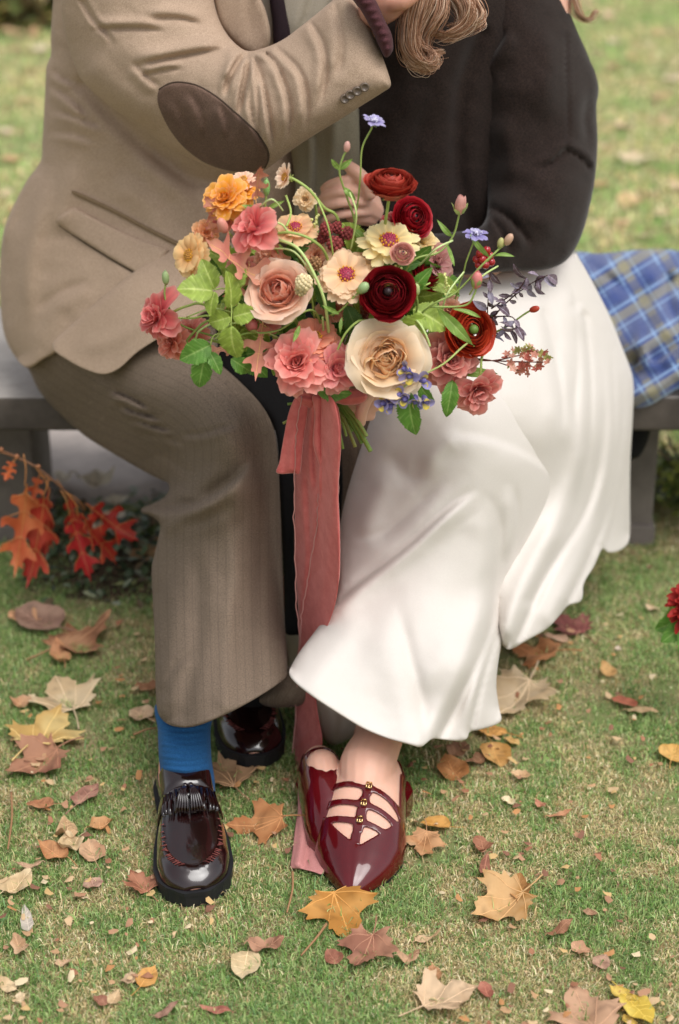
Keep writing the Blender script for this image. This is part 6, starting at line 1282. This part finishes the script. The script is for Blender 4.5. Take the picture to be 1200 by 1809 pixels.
LV = [
 (70, 1098, 88, 'round', '#8d6a5e', '#7b5a50', 60, 'mauve brown leaf, upper of the heap left of the tweed trouser leg', .3),
 (148, 1128, 112, 'maple', '#a87450', '#8a5638', -50, 'curled brown maple leaf with long stalk left of the tweed trouser leg', .7),
 (38, 1092, 58, 'scrap', '#c08a62', '#a87450', 80, 'small tan curled leaf at the left end of the brown leaf heap', .9),
 (105, 1160, 58, 'ovate', '#b5744a', '#d0a070', 20, 'orange brown leaf lying under the curled brown maple leaf', .6),
 (116, 1228, 104, 'maple', '#d9c4a0', '#cdb28a', 25, 'cream maple leaf just above the pale yellow one at the left', .35),
 (80, 1288, 122, 'maple', '#dcc078', '#cfa860', -15, 'pale yellow maple leaf touching the cream one at the left', .3),
 (40, 1240, 56, 'scrap', '#c99c78', '#b98862', 75, 'small curled peach leaf beside the cream maple leaf', .9),
 (62, 1345, 100, 'maple', '#a0674e', '#8c5544', 130, 'rust brown maple leaf below the pale yellow one', .5),
 (152, 1400, 64, 'ovate', '#b07c6e', '#9c6a5e', -25, 'dusty mauve oval leaf left of the tassel loafer', .3),
 (74, 1416, 46, 'ovate', '#b87a52', '#a56a48', 85, 'small orange brown leaf left of the mauve oval leaf', .4),
 (250, 1262, 46, 'round', '#d9bc98', '#c9a888', 40, 'small pale tan heart shaped leaf beside the trouser hem', .5),
 (256, 1214, 46, 'scrap', '#a8704c', '#8c5a3c', 95, 'small brown leaf touching the tweed trouser leg above the hem', .7),
 (118, 1462, 66, 'scrap', '#d2ae84', '#c09a70', 10, 'tan crumpled leaf on top of the small heap lower left', 1.2),
 (122, 1490, 48, 'round', '#e0cba6', '#d2b88e', 150, 'cream crumpled leaf in the middle of the small heap lower left', 1.0),
 (96, 1502, 58, 'ovate', '#bf8250', '#a86c40', 60, 'orange brown leaf at the bottom of the small heap lower left', .7),
 (162, 1500, 50, 'round', '#c99f7c', '#b98c6c', 20, 'squarish tan leaf right of the small heap lower left', .4),
 (182, 1453, 56, 'scrap', '#cf9e6c', '#c08a5a', -70, 'peach tan curled leaf above the squarish tan one', .7),
 (52, 1524, 44, 'narrow', '#c4a084', '#b08e72', 110, 'slim tan leaf left of the small heap', .6),
 (247, 1556, 62, 'maple', '#a8634a', '#94563f', 35, 'rust red maple leaf beside the loafer sole', .4),
 (285, 1548, 30, 'round', '#b87a4c', '#a56a44', 0, 'tiny orange leaf touching the loafer sole', .4),
 (30, 1560, 60, 'round', '#e2cca4', '#d5b98e', -40, 'cream leaf at the left edge beside the grey strip', .6),
 (48, 1622, 66, 'narrow', '#c4bdb2', '#b3aca2', 15, 'withered pale grey strip shaped leaf at the left edge', .3),
 (164, 1556, 38, 'round', '#bd9484', '#ab8272', 200, 'pinkish tan leaf below the squarish tan one', .5),
 (144, 1578, 24, 'scrap', '#dfc8a8', '#d0b694', 70, 'tiny pale leaf below the pinkish tan one', .5),
 (456, 1450, 92, 'maple', '#b9773f', '#a56536', 95, 'orange brown maple leaf between the loafer and the ribbon end', .4),
 (402, 1362, 92, 'maple', '#a8805c', '#8c6a4c', 20, 'brown leaf behind the near loafer and below the far loafer', .4),
 (604, 1611, 118, 'maple', '#c98a2c', '#b07420', 195, 'golden orange maple leaf under the pointed shoe tips', .2),
 (432, 1704, 82, 'ovate', '#dcc8a0', '#d2ba90', 175, 'cream pointed leaf at the bottom between the shoes', .35),
 (474, 1670, 72, 'scrap', '#ad7a62', '#9c6a54', -80, 'curled pinkish brown leaf right of the cream pointed leaf', .9),
 (259, 1727, 54, 'ovate', '#cf9440', '#bd8236', -20, 'golden oval leaf at the lower left', .3),
 (202, 1763, 34, 'ovate', '#cdb088', '#bd9e76', -15, 'small tan oval leaf left of the dusty red strip', .3),
 (178, 1769, 28, 'round', '#9c6250', '#8a5444', 60, 'small reddish brown leaf beside the tan oval', .4),
 (228, 1730, 38, 'scrap', '#d0b496', '#bfa284', 110, 'pale scrap of leaf left of the golden oval', .7),
 (383, 1782, 54, 'narrow', '#a85c50', '#964e46', 75, 'dusty red strip shaped leaf near the bottom edge', .4),
 (292, 1788, 48, 'narrow', '#92685c', '#80584e', -55, 'dull mauve rolled leaf near the bottom edge', .9),
 (34, 1670, 52, 'scrap', '#c9a482', '#b5906e', 30, 'tan curled leaf lower left above the cream scraps', .8),
 (14, 1742, 40, 'ovate', '#d8bf98', '#c8ac86', 60, 'cream leaf scrap on the bottom left edge', .6),
 (36, 1762, 32, 'scrap', '#e0cba8', '#cfb792', 10, 'cream curled scrap right of the bottom left one', .7),
 (110, 1702, 34, 'scrap', '#cca888', '#b89474', 120, 'tan scrap in the grass right of the tan curled leaf', .7),
 (645, 1680, 92, 'maple', '#a06650', '#8c5646', 160, 'dull reddish brown maple leaf below the golden one', .5),
 (590, 1692, 38, 'round', '#a05c4a', '#8c4f40', 30, 'small brick coloured leaf left of the reddish brown maple leaf', .4),
 (792, 1762, 100, 'maple', '#d6b896', '#c8a886', -65, 'pale tan maple leaf near the bottom centre right', .45),
 (858, 1744, 46, 'scrap', '#a85a4c', '#964e42', 15, 'dusty red leaf right of the pale tan maple leaf', .5),
 (768, 1718, 38, 'ovate', '#b07a50', '#9c6a44', 10, 'small brown leaf above the pale tan maple leaf', .5),
 (722, 1690, 52, 'scrap', '#c09878', '#a87e60', -60, 'tan brown crumpled leaf right of the reddish maple leaf', .8),
 (756, 1654, 50, 'narrow', '#cfae88', '#bf9c76', -70, 'tan rolled leaf above the crumpled one', .7),
 (772, 1450, 48, 'round', '#cf9436', '#bd822c', 80, 'golden round leaf right of the patent shoes', .2),
 (750, 1486, 62, 'maple', '#c08a5c', '#ad784c', 170, 'light brown maple leaf just below the golden round leaf', .5),
 (852, 1488, 60, 'scrap', '#a86a50', '#945a44', 10, 'rust curled leaf standing above the gold and tan maple leaf', .9),
 (856, 1530, 56, 'narrow', '#a05e4c', '#8c5040', 170, 'reddish rolled leaf joined to the rust curled one', .7),
 (884, 1598, 104, 'maple', '#cda26a', '#b5803c', 120, 'gold and tan maple leaf on the grass at the right', .5),
 (915, 1570, 60, 'ovate', '#b07a3a', '#9c6a30', -10, 'brown leaf half lying on the gold and tan maple leaf', .6),
 (988, 1640, 52, 'narrow', '#a0694e', '#8c5a42', -60, 'brown folded leaf, upper of the right hand pair', .9),
 (1026, 1672, 46, 'scrap', '#c89878', '#b58466', 40, 'pinkish tan leaf, lower of the right hand pair', .7),
 (1063, 1695, 34, 'round', '#b58c78', '#a07a68', -30, 'pinkish brown round leaf right of the pair', .4),
 (1042, 1606, 30, 'scrap', '#a87e62', '#946c52', 70, 'small brown scrap right of the gold maple leaf', .6),
 (1034, 1784, 118, 'maple', '#c4987a', '#b08468', 10, 'large pinkish tan maple leaf cut by the bottom edge', .4),
 (1126, 1778, 86, 'ovate', '#e0c84a', '#d2b43c', -160, 'bright yellow leaf near the bottom right corner', .5),
 (1098, 1752, 42, 'round', '#d9bc4c', '#c9a840', 60, 'small yellow leaf touching the bright yellow one', .4),
 (1112, 1800, 40, 'scrap', '#d8b84c', '#b89a3c', 30, 'yellow brown scrap below the bright yellow leaf', .6),
 (988, 1432, 46, 'narrow', '#c08460', '#ad7352', -75, 'slim orange pink leaf right of the skirt hem', .5),
 (954, 1414, 30, 'scrap', '#b8745c', '#a5644e', 20, 'small brick pink scrap left of the slim leaf', .6),
 (898, 1408, 32, 'scrap', '#e4d4ae', '#d5c298', 50, 'pale scrap of leaf below the heap by the hem', .6),
 (912, 1232, 122, 'maple', '#dcc6a4', '#cfb48c', 150, 'large cream maple leaf beside the skirt hem', .35),
 (876, 1325, 60, 'round', '#c08c40', '#a8762f', 190, 'golden brown heart shaped leaf below the cream maple leaf', .3),
 (902, 1301, 34, 'scrap', '#c9a05c', '#b58c4c', 60, 'small golden scrap above the heart shaped leaf', .5),
 (918, 1362, 40, 'scrap', '#d2ae86', '#bf9a72', 80, 'tan scrap right below the heart shaped leaf', .5),
 (800, 1352, 62, 'round', '#b8763a', '#a0642f', 20, 'orange brown leaf against the right shoe heel', .4),
 (838, 1338, 48, 'scrap', '#a87a5c', '#8f6448', 120, 'dull brown leaf between the heel and the heart shaped leaf', .7),
 (868, 1284, 60, 'ovate', '#cf9440', '#b87c34', 70, 'golden leaf tucked under the skirt hem', .4),
 (812, 1316, 60, 'scrap', '#8c5a3c', '#704630', -40, 'dark brown leaf under the skirt hem', .6),
 (946, 1148, 86, 'maple', '#c07c48', '#a8683a', 65, 'orange brown maple leaf beside the raised skirt hem', .4),
 (1004, 1100, 72, 'maple', '#8c3844', '#742c38', 40, 'dark crimson maple leaf by the skirt edge', .3),
 (985, 1124, 40, 'ovate', '#c9a58c', '#b59078', 80, 'pale pinkish leaf touching the crimson maple leaf', .5),
 (965, 1135, 36, 'scrap', '#d2b88c', '#c0a478', 10, 'small straw coloured scrap above the orange maple leaf', .5),
 (1106, 1236, 48, 'ovate', '#b5523c', '#a04430', 50, 'bright brick red leaf on the lawn at the right', .3),
 (1134, 1252, 56, 'narrow', '#cfae86', '#bd9a72', -110, 'tan rolled leaf touching the brick red one', .8),
 (1075, 1182, 40, 'ovate', '#c99c5c', '#b5884c', 20, 'small golden tan leaf above the brick red one', .5),
 (1190, 1326, 54, 'round', '#d2a24c', '#c09040', -20, 'golden leaf cut by the right edge', .3),
 (1152, 1071, 26, 'round', '#d9c09c', '#c9ae8a', 30, 'small cream leaf near the red flower at the right edge', .3),
 (1092, 1140, 18, 'scrap', '#d9c8b8', '#c9b6a4', 0, 'tiny pale scrap left of the red flower', .3),
 (262, 984, 58, 'round', '#c49a6c', '#ab8056', 100, 'tan leaf against the back of the tweed trouser leg', .6),
 (176, 882, 84, 'scrap', '#e6ddc8', '#d8ccb4', -60, 'white dried leaf, upper one behind the red oak leaves', .9),
 (216, 916, 62, 'scrap', '#e4dbc6', '#d5cab2', -80, 'white dried leaf, the one nearer the trouser leg', .8),
 (160, 965, 38, 'ovate', '#ddd0ba', '#cbbca4', 10, 'white dried leaf showing below the red oak leaves', .5),
 (188, 962, 44, 'ovate', '#e0d4be', '#cfc0a8', 30, 'white dried leaf right beside the lower oak leaf tip', .5),
 (72, 905, 48, 'round', '#d9cdbb', '#c7b9a6', 70, 'pale dried leaf seen between the orange and red oak leaves', .5),
 (240, 933, 36, 'scrap', '#cfc3ae', '#bcae98', 80, 'dull white leaf on the dark ground cover', .5),
 (222, 1030, 40, 'narrow', '#9fae70', '#8a9a5c', -80, 'yellow green leaf on the bare soil by the trouser leg', .4),
 (160, 1052, 34, 'narrow', '#b9c8a4', '#a3b48c', 60, 'pale green leaf on the grass above the brown heap', .3),
 (112, 868, 54, 'scrap', '#e2d8c4', '#d2c8b2', 30, 'white dried leaf highest behind the twig of oak leaves', .6),
 (204, 945, 40, 'round', '#e6ddca', '#d8ccb6', 120, 'white dried leaf between the two oak leaf tips and the trouser leg', .6),
 (258, 930, 44, 'ovate', '#c9a08c', '#b58c7c', 60, 'dusty pink leaf on the ground cover next to the knee of the trousers', .5),
 (1126, 285, 66, 'ovate', '#e0cdb0', '#d2bc9c', 60, 'pale leaf, largest on the lawn beyond the sweater', .5),
 (1114, 356, 48, 'round', '#d9b98a', '#c9a678', 30, 'light tan leaf on the far lawn below the largest one', .5),
 (1146, 342, 34, 'scrap', '#d2b094', '#c09c80', 90, 'pinkish leaf right of the light tan far one', .5),
 (1168, 378, 30, 'round', '#d8bca4', '#c6a88e', 0, 'pinkish cream leaf just above the plaid blanket', .5),
 (1100, 222, 52, 'scrap', '#dcc7aa', '#ccb494', 20, 'pale leaf high on the far lawn left of a tan pair', .5),
 (1182, 212, 44, 'ovate', '#cfae8c', '#bd9a78', 70, 'tan leaf high on the far lawn at the right edge', .5),
 (1128, 270, 34, 'scrap', '#d2b890', '#bfa47c', 110, 'small tan leaf touching the largest pale far one', .5)]
for q in LV: ground_leaf(*q[:8], curl=q[8], lift=.045 if 'white dried' in q[7] or 'seen between' in q[7] else .009, petiole=0 if 'golden orange' in q[7] else .1 if q[3] in ('scrap', 'narrow') else .45)
far_pts = [(12, 345), (14, 395), (10, 232), (20, 285), (1010, 160), (1080, 120), (1190, 140), (1160, 60), (1075, 30), (1100, 395), (1185, 395), (40, 180), (55, 130), (30, 90), (1140, 420), (1060, 330), (1070, 260), (25, 60), (70, 90), (1120, 105), (1195, 330), (1165, 170), (1090, 75), (60, 60), (1040, 15)]
for k, (u, v) in enumerate(far_pts):
    c = ('#d9c2a0', '#cfae88', '#dccbb0', '#c99a78')[k % 4]; ground_leaf(u, v, 26 + (k * 7) % 12, ('round', 'scrap', 'ovate')[k % 3], c, c, k * 47, 'small pale leaf, out of focus on the far lawn left of the tan jacket' if u < 300 else 'small pale leaf, out of focus on the far lawn right of the sweater', curl=.5, group='small out of focus leaves left of the jacket' if u < 300 else 'small out of focus leaves right of the sweater')
# twigs
for (a, b, lb) in (((517, 1540), (507, 1612), 'thin brown twig hanging down from the ribbon end on the grass'), ((577, 1632), (532, 1688), 'thin tan twig left of the reddish brown maple leaf'), ((20, 1400), (14, 1500), 'thin straw coloured twig at the left edge'), ((236, 1298), (276, 1286), 'short orange twig beside the trouser hem')):
    p, q = G(*a, .016), G(*b, .012); V, F = tube(np.array([tuple(p), tuple((p + q) / 2 + Vector((.004, 0, .004))), tuple(q)]), (.0022, .0018, .0014), 5, 6); mb = MB(); mb.add(V, F, L_('#a8805c')); tag(mb.build('twig', m_leafd), lb, 'twig')
# fine litter
mb = MB(); g = np.random.default_rng(4); lp = [L_(c) for c in ('#d2b48c', '#c09a74', '#a8765a', '#e0cda8', '#b58a6c', '#8c6450', '#cfae78', '#c08c5c')]; sc_ = [leaf_mesh('scrap', 300 + i, (1, 1, 1), (1, 1, 1), curl=.8, petiole=0, spots=0) for i in range(3)]
small = []
for i in range(5):
    a = np.linspace(0, 6.28, 6, endpoint=False); r = g.uniform(.3, .6, 6); small.append((np.c_[np.r_[r * np.cos(a), 0], np.r_[r * 1.5 * np.sin(a), 0], np.r_[g.uniform(-.15, .25, 6), .15]], [(j, (j + 1) % 6, 6) for j in range(6)]))
for k in range(1150):
    u, v = g.uniform(-60, 1260), g.uniform(840, 1850) if k < 850 else g.uniform(20, 840); p = G(u, v, 0)
    if fbm(np.array(p.x * 3.), np.array(p.y * 3.), 2, 8) < .40: continue
    s = g.uniform(.004, .013) * (1 if k < 850 else 1.8); V, F = small[k % 5]; M = Matrix.Rotation(g.uniform(0, 6.28), 3, 'Z') @ Matrix.Rotation(g.normal(0, .3), 3, 'X')
    mb.add(V * s @ np.array(M).T + np.array([p.x, p.y, float(lawn_z(np.array(p.x), np.array(p.y))) + g.uniform(.008, .018)]), F, lp[g.integers(0, 8)])
o = mb.build('leaf_litter', m_leafd); tag(o, 'tiny crumbs of dried leaf scattered through the grass', 'leaf litter', kind='stuff')
# dark ground cover between path and lawn
mb = MB(); V0, F0, C0 = qleaf(400, (1, 1, 1), (1.2, 1.2, 1.2), W=.7, teeth=0); idx = None
V1 = np.array([[0, 0, 0], [.3, .35, .08], [.28, .7, .05], [0, 1, 0], [-.28, .7, .05], [-.3, .35, .08], [0, .5, -.02]]); F1 = [(0, 1, 6), (1, 2, 6), (2, 3, 6), (3, 4, 6), (4, 5, 6), (5, 0, 6)]
for k in range(900):
    x, y = g.uniform(-.62, -.30), g.normal(3.12, .11); x += (y - 3.1) * -.1
    if g.random() < .25: x, y = g.uniform(.6, .8), g.uniform(3.3, 3.5)
    s = g.uniform(.012, .028); M = Matrix.Rotation(g.uniform(0, 6.28), 3, 'Z') @ Matrix.Rotation(g.uniform(.1, .9), 3, 'X'); c = [L_(q) for q in ('#46583a', '#5f7350', '#35442c', '#78886c', '#8c947c', '#6b5c44')][g.integers(0, 6)]
    mb.add(V1 * s @ np.array(M).T + [x, y, g.uniform(.005, .03)], F1, c)
o = mb.build('ground_cover', m_leafg); tag(o, 'low dark green ground cover and crumbs under the bench', 'ground cover', kind='stuff')
m_soil = plain('bare_soil', L_('#5a4c3e'), 1, .1, .8, 120, var=.5, vscale=60)
a = np.linspace(0, 6.283, 40, endpoint=False); r = 1 + .18 * np.sin(a * 3) + .12 * np.sin(a * 5 + 1)
V = [(-.44, 3.07, .016)] + [(-.44 + .24 * q * math.cos(b), 3.07 + .17 * q * math.sin(b), .001) for q, b in zip(r, a)]
tag(obj('soil_patch', V, [(0, i + 1, (i + 1) % 40 + 1) for i in range(40)], m_soil), kind='structure')
# branch of red oak leaves
br = empty('oak_branch', PV(-150, 742, 3.02)); tag(br, 'bare twig with hanging red and orange oak leaves at the left edge', 'branch')
V, F = tube(np.array([tuple(P(*q)) for q in ((-260, 700, 3.05), (-120, 760, 2.98), (0, 797, 2.90), (29, 808, 2.88), (67, 827, 2.87), (115, 867, 2.86), (150, 905, 2.86))]), (.004, .0036, .0030, .0026, .0022, .0016, .001), 7, 7); mb = MB(); mb.add(V, F, L_('#7a5236')); mb.build('twig', m_stem, br)
for q in ((2, 794, 2.898), (30, 806, 2.878), (68, 824, 2.868)): mb = MB(); mb.add(*ellipsoid(P(*q), (.0048, .004, .004)), col=L_('#a8704c')); mb.build('leaf_bud', m_stem, br)
m_oak = attr_mat('red_oak_leaf', rough=.45, transl=.35, spec=.35, var=.1, bump=.15)
for k, (pa, a, b, Y, c, cb, ws) in enumerate((((30, 809), (50, 850), (70, 1006), 2.86, '#c8603a', '#d07848', .62), ((75, 838), (80, 872), (97, 1030), 2.87, '#b83a30', '#c4503a', .6), ((112, 866), (122, 902), (147, 1022), 2.85, '#c83c3c', '#b83030', .62),
        ((118, 870), (150, 890), (238, 962), 2.86, '#a82c24', '#c04030', .8), ((118, 872), (140, 908), (206, 1002), 2.84, '#b83428', '#c8503a', .62), ((60, 824), (88, 862), (104, 985), 2.90, '#a82e26', '#b84434', .55), ((29, 808), (24, 812), (10, 850), 2.87, '#c8602e', '#b84a2a', 1.0), ((92, 848), (70, 836), (56, 900), 2.91, '#b84a30', '#c86840', .7), ((100, 856), (120, 870), (150, 960), 2.90, '#b0382c', '#c05038', .6))):
    V, F, C = leaf_mesh('oak', 500 + k, L_(c), L_(cb), curl=.35, vein=L_('#d08a50'), fold=.35, spots=.2, petiole=.0, wob=.03); me = mesh_np('oak_leaf', V, F, mats=[m_oak], cols=C)
    o = place_leaf('oak_leaf', me, PV(*a, Y), PV(*b, Y - .02), br, rng.normal(0, .35), ws * .78)
    V, F = tube(np.array([tuple(P(*pa, Y + .005)), tuple(P((pa[0] + a[0]) / 2 + 2, (pa[1] + a[1]) / 2, Y)), tuple(P(a[0], a[1] + 6, Y))]), (.0012, .001, .001), 5, 4); mb = MB(); mb.add(V, F, L_('#c88850')); mb.build('petiole', m_stem, o)
# crimson flower at the right edge
BQ0 = bq; fl_root = empty('crimson_flower', G(1240, 1120)); tag(fl_root, 'crimson many petalled flower lying on the grass at the right edge', 'flower')
bq = fl_root
o, r = flower('flower_head', 1232, 1068, 2.47, 54, -.5, .8, None)
for k in range(6):
    f = k / 5; ring(o, 16 + 2 * k, m_petal, jit=.12, nv=2, L=r * (.35 + .6 * f), W=r * .24, tilt=95 - 95 * f, curl=-10 + 20 * f, r0=.08 * r, z0=.1 * r * (1 - f), cup=.7, ruf=.05, rnd=.2, base=.5, c0=L_('#7c1414'), c1=L_('#b5322c'), ns=6, nt=5)
for k in range(12):
    d = k * .52; p0 = PV(1236, 1085, 2.48); place_leaf('leaf', GRN[k % 3], p0, p0 + Vector((.07 * math.cos(d), .07 * math.sin(d), -.03)), fl_root, 0, .8)
V, F = tube(np.array([tuple(P(1232, 1085, 2.48)), tuple(P(1275, 1120, 2.46)), tuple(G(1340, 1150, .006))]), .003, 7, 5); mb = MB(); mb.add(V, F, L_('#6d8440')); mb.build('stem', m_stem, fl_root)
bq = BQ0
# shrubs
def shrub(name, c, r, n, leaf, pal, label, cat='shrub', seed=1):
    root = empty(name, (c[0], c[1], 0)); tag(root, label, cat); g = np.random.default_rng(seed); mb = MB()
    for k in range(n):
        d = g.normal(0, 1, 3); d /= np.linalg.norm(d); q = g.random() ** .45; lump = 1 + .25 * math.sin(3 * d[0] + seed) * math.cos(4 * d[2]); p = np.array([c[0] + d[0] * r[0] * q * lump, c[1] + d[1] * r[1] * q, max(.01, c[2] + d[2] * r[2] * q * lump)])
        M = Matrix.Rotation(g.uniform(0, 6.28), 3, 'Z') @ Matrix.Rotation(g.uniform(-1, 1), 3, 'X'); mb.add(V1 * leaf * g.uniform(.6, 1.3) @ np.array(M).T + p, F1, L_(pal[g.integers(0, len(pal))]))
    o = mb.build('foliage', m_leafg, root); o['kind'] = 'stuff'; mb = MB()
    for k in range(9):
        a = g.uniform(0, 6.28); V, F = tube(np.array([(c[0], c[1], 0), (c[0] + .4 * r[0] * math.cos(a), c[1] + .4 * r[1] * math.sin(a), c[2]), (c[0] + .8 * r[0] * math.cos(a), c[1] + .8 * r[1] * math.sin(a), c[2] + .6 * r[2])]), (.006, .004, .002), 5, 4); s_ = MB(); s_.add(V, F, L_('#5c4634')); s_.build('branch', m_stem, root)
p = G(1195, 925); shrub('low_bush', (p.x + .06, p.y + .08, .07), (.12, .12, .10), 900, .022, ('#8c9a4c', '#a8ad54', '#6d7f3c', '#b5b868'), 'small yellow green bush at the right end of the bench', seed=3)
for k, (u, v, w, h, pal) in enumerate(((10, 48, .42, .34, ('#8c9a5c', '#b09c5c', '#6d7f4c', '#c4ad78')), (75, 40, .30, .26, ('#a08a64', '#b8a888', '#8c7450', '#8f9a64')), (-70, 30, .5, .5, ('#6f8448', '#8c9a5c', '#b5a468')), (30, 10, .5, .5, ('#a8a468', '#c4b888', '#7d8f54')))):
    p = G(u, v); shrub('border_plant', (p.x, p.y + (.8 if k == 3 else 0), h * .6), (w, .25, h), 700, .07, pal, ('yellowing border plant at the far left corner of the lawn', 'brownish border plant right of the yellowing one, far left', 'green border plant farthest left beyond the lawn', 'tall pale border plant behind the others, far left')[k], 'border plant', 10 + k)
